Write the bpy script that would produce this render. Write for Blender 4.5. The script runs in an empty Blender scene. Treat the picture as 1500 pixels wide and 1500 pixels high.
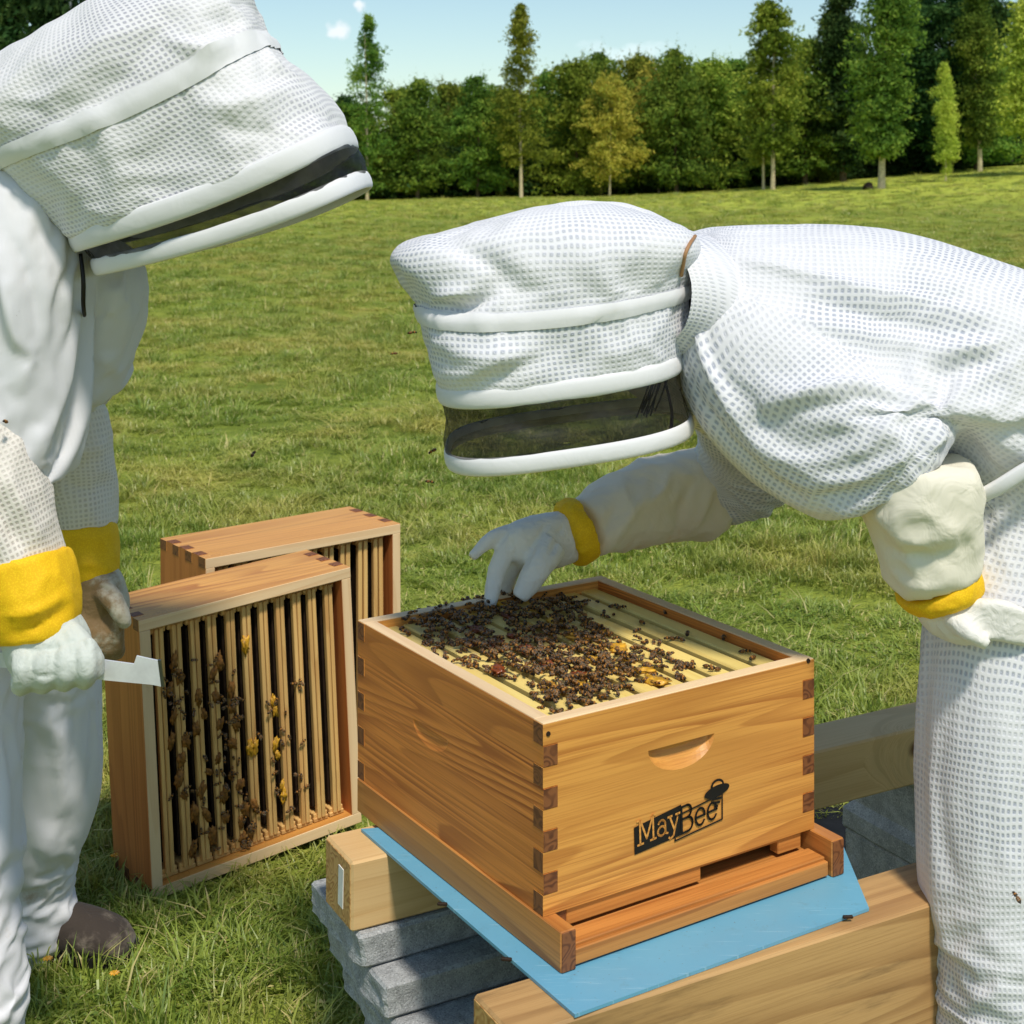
import bpy, bmesh, math, random
import numpy as np
from mathutils import Vector, Matrix, noise
from mathutils.bvhtree import BVHTree
rng = np.random.default_rng(7); random.seed(7)
R = math.radians
scene = bpy.context.scene
# ------------------------------------------------------------ camera, sky, sun
F, HY, H = 2173.0, 250.0, 1.30          # focal length in photo pixels, horizon row, eye height
cam_d = bpy.data.cameras.new('camera'); cam = bpy.data.objects.new('camera', cam_d)
scene.collection.objects.link(cam); scene.camera = cam
cam.location = (0, 0, H); cam.rotation_euler = (R(90), 0, 0)
cam_d.sensor_width = 36; cam_d.sensor_fit = 'HORIZONTAL'; cam_d.lens = 36 * F / 1500
cam_d.shift_y = -(750 - HY) / 1500; cam_d.clip_start = .05; cam_d.clip_end = 3000
cam_d.dof.use_dof = True; cam_d.dof.focus_distance = 2.05; cam_d.dof.aperture_fstop = 16
SUN_EL, SUN_AZ = R(60), R(22)           # azimuth: from straight behind the camera towards its right
sun_dir = Vector((math.sin(SUN_AZ) * math.cos(SUN_EL), -math.cos(SUN_AZ) * math.cos(SUN_EL), math.sin(SUN_EL)))
sd = bpy.data.lights.new('sun', 'SUN'); sd.energy = 3.4; sd.angle = R(7); sd.color = (1, .93, .83)
so = bpy.data.objects.new('sun', sd); scene.collection.objects.link(so)
so.rotation_euler = sun_dir.to_track_quat('Z', 'Y').to_euler(); so.location = (3, -6, 9)
world = bpy.data.worlds.new('World'); scene.world = world; world.use_nodes = True
wt = world.node_tree; wn = wt.nodes; bg = wn['Background']
sky = wn.new('ShaderNodeTexSky'); sky.sky_type = 'NISHITA'; sky.sun_disc = False
sky.sun_elevation = SUN_EL; sky.sun_rotation = math.atan2(sun_dir.x, sun_dir.y)
sky.air_density = 1.0; sky.dust_density = 0.35; sky.ozone_density = 1.0
bg.inputs[1].default_value = .15
tcw = wn.new('ShaderNodeTexCoord'); mpw = wn.new('ShaderNodeMapping'); mpw.inputs[3].default_value = (1, 1, 2.2)
nzw = wn.new('ShaderNodeTexNoise'); nzw.inputs['Scale'].default_value = 9; nzw.inputs['Detail'].default_value = 7
crw = wn.new('ShaderNodeValToRGB'); crw.color_ramp.elements[0].position = .68; crw.color_ramp.elements[1].position = .9
mxw = wn.new('ShaderNodeMixRGB'); mxw.inputs[2].default_value = (8.2, 8.6, 9.0, 1)
wt.links.new(tcw.outputs['Generated'], mpw.inputs[0]); wt.links.new(mpw.outputs[0], nzw.inputs['Vector'])
wt.links.new(nzw.outputs[0], crw.inputs[0]); wt.links.new(crw.outputs[0], mxw.inputs[0])
tnt = wn.new('ShaderNodeMixRGB'); tnt.blend_type = 'MULTIPLY'; tnt.inputs[0].default_value = 1; tnt.inputs[2].default_value = (.80, .85, .81, 1)   # the slightly teal air of the photograph
def _w(t, **kw):
    n = wn.new('ShaderNode' + t)
    for k, v in kw.items(): setattr(n, k, v)
    return n
_nz = _w('TexNoise'); _nz.inputs['Scale'].default_value = 60; _nz.inputs['Detail'].default_value = 5; wt.links.new(tcw.outputs['Generated'], _nz.inputs['Vector'])
_sc = _w('VectorMath', operation='SCALE'); _sc.inputs['Scale'].default_value = .022; wt.links.new(_nz.outputs['Color'], _sc.inputs[0])
_ad = _w('VectorMath', operation='ADD'); wt.links.new(tcw.outputs['Generated'], _ad.inputs[0]); wt.links.new(_sc.outputs[0], _ad.inputs[1])
_prev = None
for (cpx, cpy, rr) in ((498, 42, .0085), (531, 12, .0065)):         # the two small clouds beside the hood
    _c = Vector(((cpx - 750) / F, 1, -(cpy - HY) / F)).normalized() + Vector((.011, .011, .011))
    _d = _w('VectorMath', operation='DISTANCE'); wt.links.new(_ad.outputs[0], _d.inputs[0]); _d.inputs[1].default_value = _c
    _m = _w('MapRange', interpolation_type='SMOOTHSTEP'); wt.links.new(_d.outputs['Value'], _m.inputs[0])
    for i, v in enumerate((rr * .3, rr, .8, 0)): _m.inputs[i + 1].default_value = v
    if _prev is None: _prev = _m.outputs[0]
    else:
        _x = _w('Math', operation='MAXIMUM'); wt.links.new(_prev, _x.inputs[0]); wt.links.new(_m.outputs[0], _x.inputs[1]); _prev = _x.outputs[0]
mx2 = wn.new('ShaderNodeMixRGB'); mx2.inputs[2].default_value = (6.6, 6.8, 7.0, 1); wt.links.new(_prev, mx2.inputs[0])
wt.links.new(sky.outputs[0], tnt.inputs[1]); wt.links.new(tnt.outputs[0], mxw.inputs[1]); wt.links.new(mxw.outputs[0], mx2.inputs[1]); wt.links.new(mx2.outputs[0], bg.inputs[0])
scene.view_settings.view_transform = 'Standard'; scene.view_settings.look = 'None'
scene.view_settings.exposure = 0.05; scene.view_settings.gamma = 1.0
scene.view_settings.use_curve_mapping = False
scene.cycles.transparent_max_bounces = 24; scene.cycles.max_bounces = 8
# ------------------------------------------------------------ helpers
def P(px, py, d): return Vector(((px - 750) * d / F, d, H - (py - HY) * d / F))
def lin(r, g, b): return tuple(((c / 255 / 12.92) if c <= 10 else ((c / 255 + .055) / 1.055) ** 2.4) for c in (r, g, b)) + (1,)
def mesh(name, verts, faces, mats=(), mi=None, uv=None, smooth=False):
    me = bpy.data.meshes.new(name); me.from_pydata([tuple(v) for v in verts], [], faces)
    for m in mats: me.materials.append(m)
    if mi is not None: me.polygons.foreach_set('material_index', mi)
    if uv is not None:
        l = me.uv_layers.new(name='UVMap'); l.data.foreach_set('uv', np.asarray(uv, dtype=np.float32).ravel())
    if smooth: me.polygons.foreach_set('use_smooth', [True] * len(me.polygons))
    me.update(); return me
def put(name, me, parent=None, M=None):
    o = bpy.data.objects.new(name, me); scene.collection.objects.link(o)
    if parent is not None: o.parent = parent
    if M is not None: o.matrix_local = M
    return o
def tag(o, label=None, cat=None, group=None, kind=None):
    if label: o['label'] = label
    if cat: o['category'] = cat
    if group: o['group'] = group
    if kind: o['kind'] = kind
    return o
def thing(name, label, cat, loc=(0, 0, 0), rotz=0, group=None):
    o = bpy.data.objects.new(name, None); scene.collection.objects.link(o)
    o.location = loc; o.rotation_euler = (0, 0, rotz); o.empty_display_size = .05
    return tag(o, label, cat, group)
def copy_tree(o, parent=None):
    c = o.copy(); scene.collection.objects.link(c)
    if parent is not None: c.parent = parent
    for ch in list(o.children): copy_tree(ch, c)
    return c
def T(x, y, z): return Matrix.Translation((x, y, z))
def RX(a): return Matrix.Rotation(a, 4, 'X')
def RY(a): return Matrix.Rotation(a, 4, 'Y')
def RZ(a): return Matrix.Rotation(a, 4, 'Z')
_box = {}
def cbox(lx, ly, lz, b=.0012):
    """box with chamfered edges, centred; x is the grain"""
    key = (round(lx, 5), round(ly, 5), round(lz, 5), b)
    if key in _box: return _box[key]
    bm = bmesh.new(); bmesh.ops.create_cube(bm, size=1)
    for v in bm.verts: v.co = (v.co.x * lx, v.co.y * ly, v.co.z * lz)
    if b: bmesh.ops.bevel(bm, geom=list(bm.edges), offset=b, segments=1, affect='EDGES')
    r = ([v.co.copy() for v in bm.verts], [[v.index for v in f.verts] for f in bm.faces]); bm.free()
    _box[key] = r; return r
_pl = {}
def plank(name, lx, ly, lz, M, mat, parent, b=.0012):
    key = (round(lx, 5), round(ly, 5), round(lz, 5), b, mat.name)
    if key not in _pl:
        v, f = cbox(lx, ly, lz, b); _pl[key] = mesh(name, v, f, [mat])
    return put(name, _pl[key], parent, M)
# ------------------------------------------------------------ material helper
class NT:
    def __init__(s, name):
        s.m = bpy.data.materials.new(name); s.m.use_nodes = True; s.t = s.m.node_tree; s.n = s.t.nodes
        s.b = s.n['Principled BSDF']; s.out = s.n['Material Output']
    def new(s, typ, **kw):
        n = s.n.new('ShaderNode' + typ)
        for k, v in kw.items(): setattr(n, k, v)
        return n
    def link(s, a, b): s.t.links.new(a, b)
    def inp(s, sock, v):
        if isinstance(v, bpy.types.NodeSocket): s.link(v, sock)
        else: sock.default_value = v
    def math(s, op, a, b=None, c=None, clamp=False):
        n = s.new('Math', operation=op, use_clamp=clamp); s.inp(n.inputs[0], a)
        if b is not None: s.inp(n.inputs[1], b)
        if c is not None: s.inp(n.inputs[2], c)
        return n.outputs[0]
    def vmath(s, op, a, b=None):
        n = s.new('VectorMath', operation=op); s.inp(n.inputs[0], a)
        if b is not None: s.inp(n.inputs[1], b)
        return n.outputs['Value'] if op in ('LENGTH', 'DOT_PRODUCT', 'DISTANCE') else n.outputs[0]
    def noise(s, vec, scale=5, detail=3, rough=.5, dist=0):
        n = s.new('TexNoise'); s.inp(n.inputs['Scale'], scale); n.inputs['Detail'].default_value = detail
        n.inputs['Roughness'].default_value = rough; n.inputs['Distortion'].default_value = dist
        if vec is not None: s.link(vec, n.inputs['Vector'])
        return n.outputs[0]
    def mix(s, f, a, b, typ='MIX'):
        n = s.new('MixRGB', blend_type=typ); s.inp(n.inputs[0], f); s.inp(n.inputs[1], a); s.inp(n.inputs[2], b); return n.outputs[0]
    def ramp(s, f, stops):
        n = s.new('ValToRGB'); s.inp(n.inputs[0], f); e = n.color_ramp.elements
        while len(e) < len(stops): e.new(.5)
        for i, (p, c) in enumerate(stops): e[i].position = p; e[i].color = c if len(c) == 4 else (*c, 1)
        return n.outputs[0]
    def smooth(s, x, a, b, lo=0, hi=1):
        n = s.new('MapRange', interpolation_type='SMOOTHSTEP'); s.inp(n.inputs[0], x)
        for i, v in enumerate((a, b, lo, hi)): n.inputs[i + 1].default_value = v
        return n.outputs[0]
    def bump(s, h, strength=.3, dist=.001, normal=None):
        n = s.new('Bump'); n.inputs['Strength'].default_value = strength; n.inputs['Distance'].default_value = dist
        s.link(h, n.inputs['Height'])
        if normal is not None: s.link(normal, n.inputs['Normal'])
        return n.outputs[0]
    def fin(s, color=None, rough=None, normal=None, spec=None, **kw):
        if color is not None: s.inp(s.b.inputs['Base Color'], color)
        if rough is not None: s.inp(s.b.inputs['Roughness'], rough)
        if normal is not None: s.link(normal, s.b.inputs['Normal'])
        if spec is not None: s.b.inputs['Specular IOR Level'].default_value = spec
        for k, v in kw.items(): s.inp(s.b.inputs[k.replace('_', ' ')], v)
        return s.m
def wood(name, light, dark, ring=34, rough=.42, board=None, knots=(), fine=.35, contrast=.7, stretch=1.0, spec=.35, wear=None):
    s = NT(name); tc = s.new('TexCoord'); oi = s.new('ObjectInfo')
    co = tc.outputs['Object']; off = s.math('MULTIPLY', oi.outputs['Random'], 37.0)
    cmb = s.new('CombineXYZ'); s.link(off, cmb.inputs[0]); s.link(off, cmb.inputs[1])
    v = s.vmath('ADD', co, cmb.outputs[0]); bvar = None
    if board:
        sp = s.new('SeparateXYZ'); s.link(co, sp.inputs[0])
        idx = s.math('FLOOR', s.math('DIVIDE', s.math('ADD', sp.outputs[2], 5.013), board))
        wnz = s.new('TexWhiteNoise', noise_dimensions='1D'); s.link(s.math('ADD', idx, off), wnz.inputs['W']); bvar = wnz.outputs['Value']
        c2 = s.new('CombineXYZ'); s.link(s.math('MULTIPLY', bvar, 21.), c2.inputs[0]); s.link(s.math('MULTIPLY', bvar, 9.), c2.inputs[2])
        v = s.vmath('ADD', v, c2.outputs[0])
    kn = None
    for (kx, ky, kz, kr) in knots:
        dv = s.vmath('MULTIPLY', s.vmath('SUBTRACT', co, (kx, ky, kz)), (.55, 1, 1))
        dd = s.vmath('LENGTH', dv)
        k = s.smooth(dd, kr * .55, kr, 1, 0); kn = k if kn is None else s.math('MAXIMUM', kn, k)
        swirl = s.smooth(dd, 0, kr * 3.2, .5, 0)
        v = s.vmath('ADD', v, swirl)
    big = s.noise(s.vmath('MULTIPLY', v, (.55 * stretch, 8, 8)), 1.0, 1.5, .45, .3)
    rings = s.math('FRACT', s.math('MULTIPLY', big, ring * .75))
    rings = s.math('MULTIPLY', s.smooth(rings, .25, .92), s.smooth(rings, .92, 1.0, 1, 0))      # soft early wood, sharp late-wood line
    fn = s.noise(s.vmath('MULTIPLY', v, (5, 420, 420)), 1.0, 3, .65)
    md = s.noise(s.vmath('MULTIPLY', v, (3, 22, 22)), 1.0, 3, .55)
    f = s.math('MULTIPLY', rings, s.smooth(md, .25, .75, .25, contrast))
    col = s.mix(f, light, dark)
    col = s.mix(s.smooth(fn, .42, .72, 0, fine), col, dark)
    lo = tuple(c * .72 for c in light[:3]) + (1,)
    col = s.mix(s.smooth(s.noise(s.vmath('MULTIPLY', v, (2, 7, 7)), 1, 2), .35, .75, 0, .55), col, lo)
    if bvar is not None: col = s.mix(s.math('MULTIPLY', bvar, .34), col, tuple(c * .60 for c in light[:3]) + (1,))
    if kn is not None: col = s.mix(kn, col, lin(92, 52, 26))
    if wear: col = s.mix(s.smooth(s.noise(s.vmath('MULTIPLY', co, (5, 40, 40)), 1, 5, .65), .50, .74, 0, wear), col, lin(88, 66, 42))
    return s.fin(col, rough, s.bump(s.math('ADD', fn, s.math('MULTIPLY', rings, -.5)), .25, .0007), spec)
def endgrain(name, c1, c2):
    s = NT(name); tc = s.new('TexCoord'); n = s.noise(tc.outputs['Object'], 60, 2, .5)
    w = s.math('SINE', s.math('MULTIPLY', s.noise(tc.outputs['Object'], 34, 1), 60))
    col = s.mix(s.smooth(w, -.5, .9), c1, c2); col = s.mix(s.smooth(n, .3, .7, 0, .5), col, c1)
    return s.fin(col, .6, s.bump(w, .15, .0005))
def plain(name, col, rough=.6, var=.15, scale=8, spec=.4, bump=0, bscale=200, **kw):
    s = NT(name); tc = s.new('TexCoord')
    n = s.noise(tc.outputs['Object'], scale, 4, .6)
    c = s.mix(s.smooth(n, .3, .7), tuple(x * (1 - var) for x in col[:3]) + (1,), tuple(min(1, x * (1 + var)) for x in col[:3]) + (1,))
    nm = s.bump(s.noise(tc.outputs['Object'], bscale, 3), bump, .001) if bump else None
    return s.fin(c, rough, nm, spec, **kw)
def vent(name, base, hole, period=.0092, wrinkle=.5, depth=1.0, dirt=None):
    """ventilated three-layer bee suit cloth: cord lattice over a darker inner layer"""
    s = NT(name); uvn = s.new('UVMap'); tc = s.new('TexCoord')
    warp = s.noise(tc.outputs['Object'], 10, 2)
    wv = s.vmath('MULTIPLY', s.new('CombineXYZ').outputs[0], (0, 0, 0))
    uv = s.vmath('MULTIPLY', uvn.outputs[0], (1 / period, 1 / period, 0))
    nz = s.new('TexNoise'); nz.inputs['Scale'].default_value = 14; nz.inputs['Detail'].default_value = 1; s.link(tc.outputs['Object'], nz.inputs['Vector'])
    uv = s.vmath('ADD', uv, s.vmath('MULTIPLY', nz.outputs['Color'], (1.6, 1.6, 0)))
    fr = s.vmath('SUBTRACT', s.vmath('FRACTION', uv), (.5, .5, 0)); fr = s.vmath('MULTIPLY', fr, (1, 1, 0))
    sx = s.new('SeparateXYZ'); s.link(fr, sx.inputs[0])
    d = s.math('ADD', s.math('MULTIPLY', s.math('MAXIMUM', s.math('ABSOLUTE', sx.outputs[0]), s.math('ABSOLUTE', sx.outputs[1])), .55), s.math('MULTIPLY', s.vmath('LENGTH', fr), .45))
    holes = s.math('MULTIPLY', s.smooth(d, .12, .42, 1, 0), s.smooth(d, .0, .12, .7, 1))
    thread = s.noise(s.vmath('MULTIPLY', uv, (4, 4, 0)), 1, 2)
    tight = s.smooth(s.noise(tc.outputs['Object'], 6.5, 3), .36, .62, .12, 1)
    hm = s.math('MULTIPLY', s.math('MULTIPLY', holes, tight), s.smooth(thread, .2, .6, .55, 1))
    col = s.mix(s.math('MULTIPLY', hm, depth), base, hole)
    if dirt: col = s.mix(s.smooth(s.noise(tc.outputs['Object'], 7, 5, .65), .56, .8, 0, .7), col, dirt)
    wr = s.noise(s.vmath('MULTIPLY', tc.outputs['Object'], (1, 1, 1.0)), 22, 3, .55, .6)
    n1 = s.bump(wr, wrinkle, .006); nm = s.bump(s.math('MULTIPLY', holes, -1), .45, .0016, n1)
    return s.fin(col, .85, nm, .15, Sheen_Weight=.15)
def cotton(name, col, dirt=None, wrinkle=.5, wscale=14, amount=.6, lo=.58, crease=0):
    s = NT(name); tc = s.new('TexCoord'); co = tc.outputs['Object']
    c = s.mix(s.smooth(s.noise(co, 5, 4), .3, .7, 0, .5), col, tuple(x * .9 for x in col[:3]) + (1,))
    if dirt: c = s.mix(s.smooth(s.noise(co, 11, 6, .66), lo, lo + .16, 0, amount), c, dirt)
    wr = s.noise(co, wscale, 3, .5, .9); wv = s.noise(co, 900, 1)
    nm = s.bump(wv, .12, .0004, s.bump(wr, wrinkle, .008))
    if crease:
        vo = s.new('TexVoronoi', feature='DISTANCE_TO_EDGE'); vo.inputs['Scale'].default_value = crease; s.link(s.vmath('ADD', co, s.vmath('MULTIPLY', s.new('TexNoise').outputs['Color'], (.01, .01, .01))), vo.inputs['Vector'])
        nm = s.bump(s.smooth(vo.outputs[0], 0, .25), .16, .0012, nm)
    return s.fin(c, .82 if not crease else .6, nm, .2, Sheen_Weight=.1)
M = {}
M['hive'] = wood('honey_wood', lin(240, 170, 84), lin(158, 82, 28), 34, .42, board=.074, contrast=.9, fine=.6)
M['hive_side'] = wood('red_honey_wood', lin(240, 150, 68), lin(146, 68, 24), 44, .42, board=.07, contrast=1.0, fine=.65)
M['end'] = endgrain('end_grain', lin(132, 80, 42), lin(92, 50, 24))
M['bottom'] = wood('amber_wood', lin(208, 140, 70), lin(142, 80, 32), 26, .45, contrast=.8, fine=.45)
M['pale'] = wood('pale_pine', lin(236, 205, 150), lin(206, 160, 98), 22, .5, contrast=.5, fine=.2)
M['waxbar'] = wood('waxed_bar', lin(252, 224, 134), lin(226, 180, 80), 18, .45, contrast=.45, fine=.2, wear=.25)
M['bar'] = wood('frame_bar', lin(238, 194, 122), lin(186, 122, 62), 22, .5, contrast=.6, wear=.6)
M['rim'] = wood('rim_pine', lin(244, 212, 166), lin(216, 168, 116), 20, .5, contrast=.4, fine=.2)
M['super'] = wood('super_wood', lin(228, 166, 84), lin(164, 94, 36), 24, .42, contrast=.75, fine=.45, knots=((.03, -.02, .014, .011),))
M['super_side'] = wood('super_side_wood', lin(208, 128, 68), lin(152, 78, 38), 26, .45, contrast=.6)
M['beam'] = wood('treated_pine', lin(226, 190, 134), lin(190, 144, 84), 16, .6, contrast=.5, knots=((.36, -.045, .012, .022), (.375, -.045, -.028, .018)))
M['beam2'] = wood('weathered_pine', lin(194, 154, 100), lin(138, 98, 56), 20, .62, contrast=.7, wear=.55)
M['beam_end'] = endgrain('beam_end_grain', lin(206, 162, 100), lin(170, 118, 62))
M['comb'] = plain('dark_comb', lin(44, 30, 18), .7, .4, 60, .3, .6, 180)
M['comb_y'] = plain('yellow_comb', lin(196, 150, 40), .55, .35, 60, .4, .6, 180)
M['propolis'] = plain('red_propolis', lin(136, 68, 32), .35, .35, 50, .5, .4, 120)
M['wax'] = plain('yellow_wax', lin(214, 160, 44), .45, .4, 90, .5, .5, 150)
def blue_plastic():
    s = NT('blue_plastic'); tc = s.new('TexCoord'); co = tc.outputs['Object']
    c = s.mix(s.smooth(s.noise(co, 7, 3), .35, .7, 0, .35), lin(100, 162, 190), lin(114, 174, 198))
    c = s.mix(s.smooth(s.noise(co, 38, 6, .7), .56, .74, 0, .4), c, lin(96, 130, 140)); c = s.mix(s.smooth(s.noise(co, 240, 2), .70, .76, 0, .8), c, lin(92, 70, 44))
    c = s.mix(s.smooth(s.noise(s.vmath('MULTIPLY', co, (20, 400, 1)), 1, 2), .64, .72, 0, .35), c, lin(170, 208, 222))
    return s.fin(c, s.smooth(s.noise(co, 20, 4), .3, .7, .28, .5), s.bump(s.noise(co, 9, 3), .25, .004), .45)
M['blue'] = blue_plastic()
M['steel'] = plain('worn_steel', lin(214, 216, 220), .38, .10, 30, .5, .1, 90, Metallic=.25)
M['black'] = plain('black_ink', lin(26, 22, 20), .5, .1, 40, .3)
M['black_patch'] = plain('flat_black', lin(24, 25, 27), .8, .3, 30, .2, .4, 120)
# ------------------------------------------------------------ ground
def terrain(x, y):
    def ss(a, b, v):
        t = np.clip((v - a) / (b - a), 0, 1); return t * t * (3 - 2 * t)
    x = np.asarray(x, float); y = np.asarray(y, float)
    return 1.62 * ss(2, 26, x) * ss(14, 68, y) + .12 * np.sin(x * .21 + 1) * ss(10, 45, y) * 1.0 + .010 * np.sin(x * 2.1) * np.sin(y * 1.7) * ss(3.2, 6, y)
def build_lawn():
    ys = np.concatenate([np.linspace(-8, 12, 41), np.linspace(13, 80, 60), np.linspace(90, 900, 20)])
    xs = np.concatenate([np.linspace(-700, -60, 12), np.linspace(-50, 50, 81), np.linspace(60, 700, 12)])
    X, Y = np.meshgrid(xs, ys); Z = terrain(X, Y)
    v = np.stack([X, Y, Z], -1).reshape(-1, 3); nx = len(xs)
    f = [(j * nx + i, j * nx + i + 1, (j + 1) * nx + i + 1, (j + 1) * nx + i) for j in range(len(ys) - 1) for i in range(nx - 1)]
    s = NT('lawn_ground'); tc = s.new('TexCoord'); co = tc.outputs['Object']
    a = s.noise(s.vmath('MULTIPLY', co, (1, .55, 1)), 1.1, 6, .62); b = s.noise(co, 14, 5, .65); c = s.noise(s.vmath('MULTIPLY', co, (1, .4, 1)), .22, 4)
    col = s.ramp(a, [(.30, lin(98, 116, 46)), (.46, lin(134, 148, 58)), (.58, lin(160, 168, 70)), (.72, lin(186, 174, 92))])
    col = s.mix(s.smooth(b, .35, .68, 0, .55), col, lin(80, 98, 36))
    col = s.mix(s.smooth(c, .42, .66, 0, .5), col, lin(172, 180, 70))
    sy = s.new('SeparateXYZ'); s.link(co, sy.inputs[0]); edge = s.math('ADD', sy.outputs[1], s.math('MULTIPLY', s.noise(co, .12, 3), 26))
    col = s.mix(s.smooth(edge, 44, 64, 0, .75), col, lin(196, 204, 84))      # sunlit short grass by the wood, its light put into the colour
    s.fin(col, .9, s.bump(s.math('ADD', b, s.noise(co, 60, 3)), .8, .04), .1)
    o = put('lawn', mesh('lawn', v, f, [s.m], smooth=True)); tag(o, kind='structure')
build_lawn()
def grass_material(name, c1, c2, c3):
    s = NT(name); g = s.new('NewGeometry'); oi = s.new('ObjectInfo'); tc = s.new('TexCoord')
    r = s.math('FRACT', s.math('ADD', g.outputs['Random Per Island'], oi.outputs['Random']))
    col = s.ramp(r, [(0, c1), (.55, c2), (.86, c2), (.95, c3)])
    n = s.noise(g.outputs['Position'], .9, 4, .6); col = s.mix(s.smooth(n, .40, .64, 0, .62), col, lin(204, 188, 98))
    n2 = s.noise(g.outputs['Position'], 2.6, 3, .6); col = s.mix(s.smooth(n2, .45, .7, 0, .5), col, lin(96, 130, 42))
    d = s.new('BsdfDiffuse'); t = s.new('BsdfTranslucent'); mx = s.new('MixShader'); mx.inputs[0].default_value = .35
    s.link(col, d.inputs[0]); s.link(col, t.inputs[0]); s.link(d.outputs[0], mx.inputs[1]); s.link(t.outputs[0], mx.inputs[2])
    gl = s.new('BsdfGlossy'); gl.inputs['Roughness'].default_value = .45; m2 = s.new('MixShader'); m2.inputs[0].default_value = .05
    s.link(mx.outputs[0], m2.inputs[1]); s.link(gl.outputs[0], m2.inputs[2]); s.link(m2.outputs[0], s.out.inputs[0])
    return s.m
M['grass'] = grass_material('grass_blades', lin(112, 138, 50), lin(160, 176, 72), lin(222, 206, 140))
def tuft(name, n, h, spread, lean, wid, seed, clover=0):
    r = random.Random(seed); v = []; f = []
    for i in range(n):
        a = r.uniform(0, 6.283); rad = spread * math.sqrt(r.random()); x0, y0 = rad * math.cos(a), rad * math.sin(a)
        hh = h * r.uniform(.5, 1.15); l = lean * r.uniform(.2, 1.6) * hh; b = a + r.gauss(0, .9); dx, dy = math.cos(b), math.sin(b)
        w = wid * r.uniform(.6, 1.3); px, py = -dy * w, dx * w; k = len(v)
        t = r.uniform(-.6, .6); qx, qy = px * math.cos(t) - py * math.sin(t), px * math.sin(t) + py * math.cos(t)
        v += [(x0 - px, y0 - py, -.004), (x0 + px, y0 + py, -.004), (x0 + dx * l * .35 - qx, y0 + dy * l * .35 - qy, hh * .6), (x0 + dx * l * .35 + qx, y0 + dy * l * .35 + qy, hh * .6), (x0 + dx * l, y0 + dy * l, hh)]
        f += [(k, k + 1, k + 3, k + 2), (k + 2, k + 3, k + 4)]
    for i in range(clover):
        a = r.uniform(0, 6.283); rad = spread * math.sqrt(r.random()); x0, y0 = rad * math.cos(a), rad * math.sin(a); z = h * r.uniform(.2, .55)
        for k3 in range(3):
            b = a + k3 * 2.094; k = len(v); q = r.uniform(.006, .010)
            v += [(x0, y0, z), (x0 + q * math.cos(b - .5), y0 + q * math.sin(b - .5), z + .002), (x0 + 1.5 * q * math.cos(b), y0 + 1.5 * q * math.sin(b), z + .001), (x0 + q * math.cos(b + .5), y0 + q * math.sin(b + .5), z + .002)]
            f.append((k, k + 1, k + 2, k + 3))
    return mesh(name, v, f, [M['grass']])
def scatter(name, pts, rot, scl, idx, col, label):
    me = bpy.data.meshes.new(name); me.from_pydata(pts.tolist(), [], [])
    for an, tp, key, arr in (('rot', 'FLOAT_VECTOR', 'vector', rot), ('scl', 'FLOAT_VECTOR', 'vector', scl), ('idx', 'INT', 'value', idx)):
        me.attributes.new(an, tp, 'POINT').data.foreach_set(key, arr.ravel())
    o = put(name, me); g = bpy.data.node_groups.new(name, 'GeometryNodeTree')
    g.interface.new_socket('Geometry', in_out='INPUT', socket_type='NodeSocketGeometry'); g.interface.new_socket('Geometry', in_out='OUTPUT', socket_type='NodeSocketGeometry')
    N = g.nodes; gi = N.new('NodeGroupInput'); go = N.new('NodeGroupOutput'); ip = N.new('GeometryNodeInstanceOnPoints'); ci = N.new('GeometryNodeCollectionInfo')
    ci.inputs['Collection'].default_value = col; ci.inputs['Separate Children'].default_value = True; ci.inputs['Reset Children'].default_value = True
    ip.inputs['Pick Instance'].default_value = True
    def na(t, nm):
        n = N.new('GeometryNodeInputNamedAttribute'); n.data_type = t; n.inputs[0].default_value = nm
        return [q for q in n.outputs if q.name == 'Attribute' and q.enabled][0]
    L = g.links.new; L(gi.outputs[0], ip.inputs['Points']); L(ci.outputs[0], ip.inputs['Instance'])
    L(na('INT', 'idx'), ip.inputs['Instance Index']); L(na('FLOAT_VECTOR', 'rot'), ip.inputs['Rotation']); L(na('FLOAT_VECTOR', 'scl'), ip.inputs['Scale'])
    L(ip.outputs[0], go.inputs[0]); md = o.modifiers.new('scatter', 'NODES'); md.node_group = g
    tag(o, label, 'grass', kind='stuff'); return o
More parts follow.
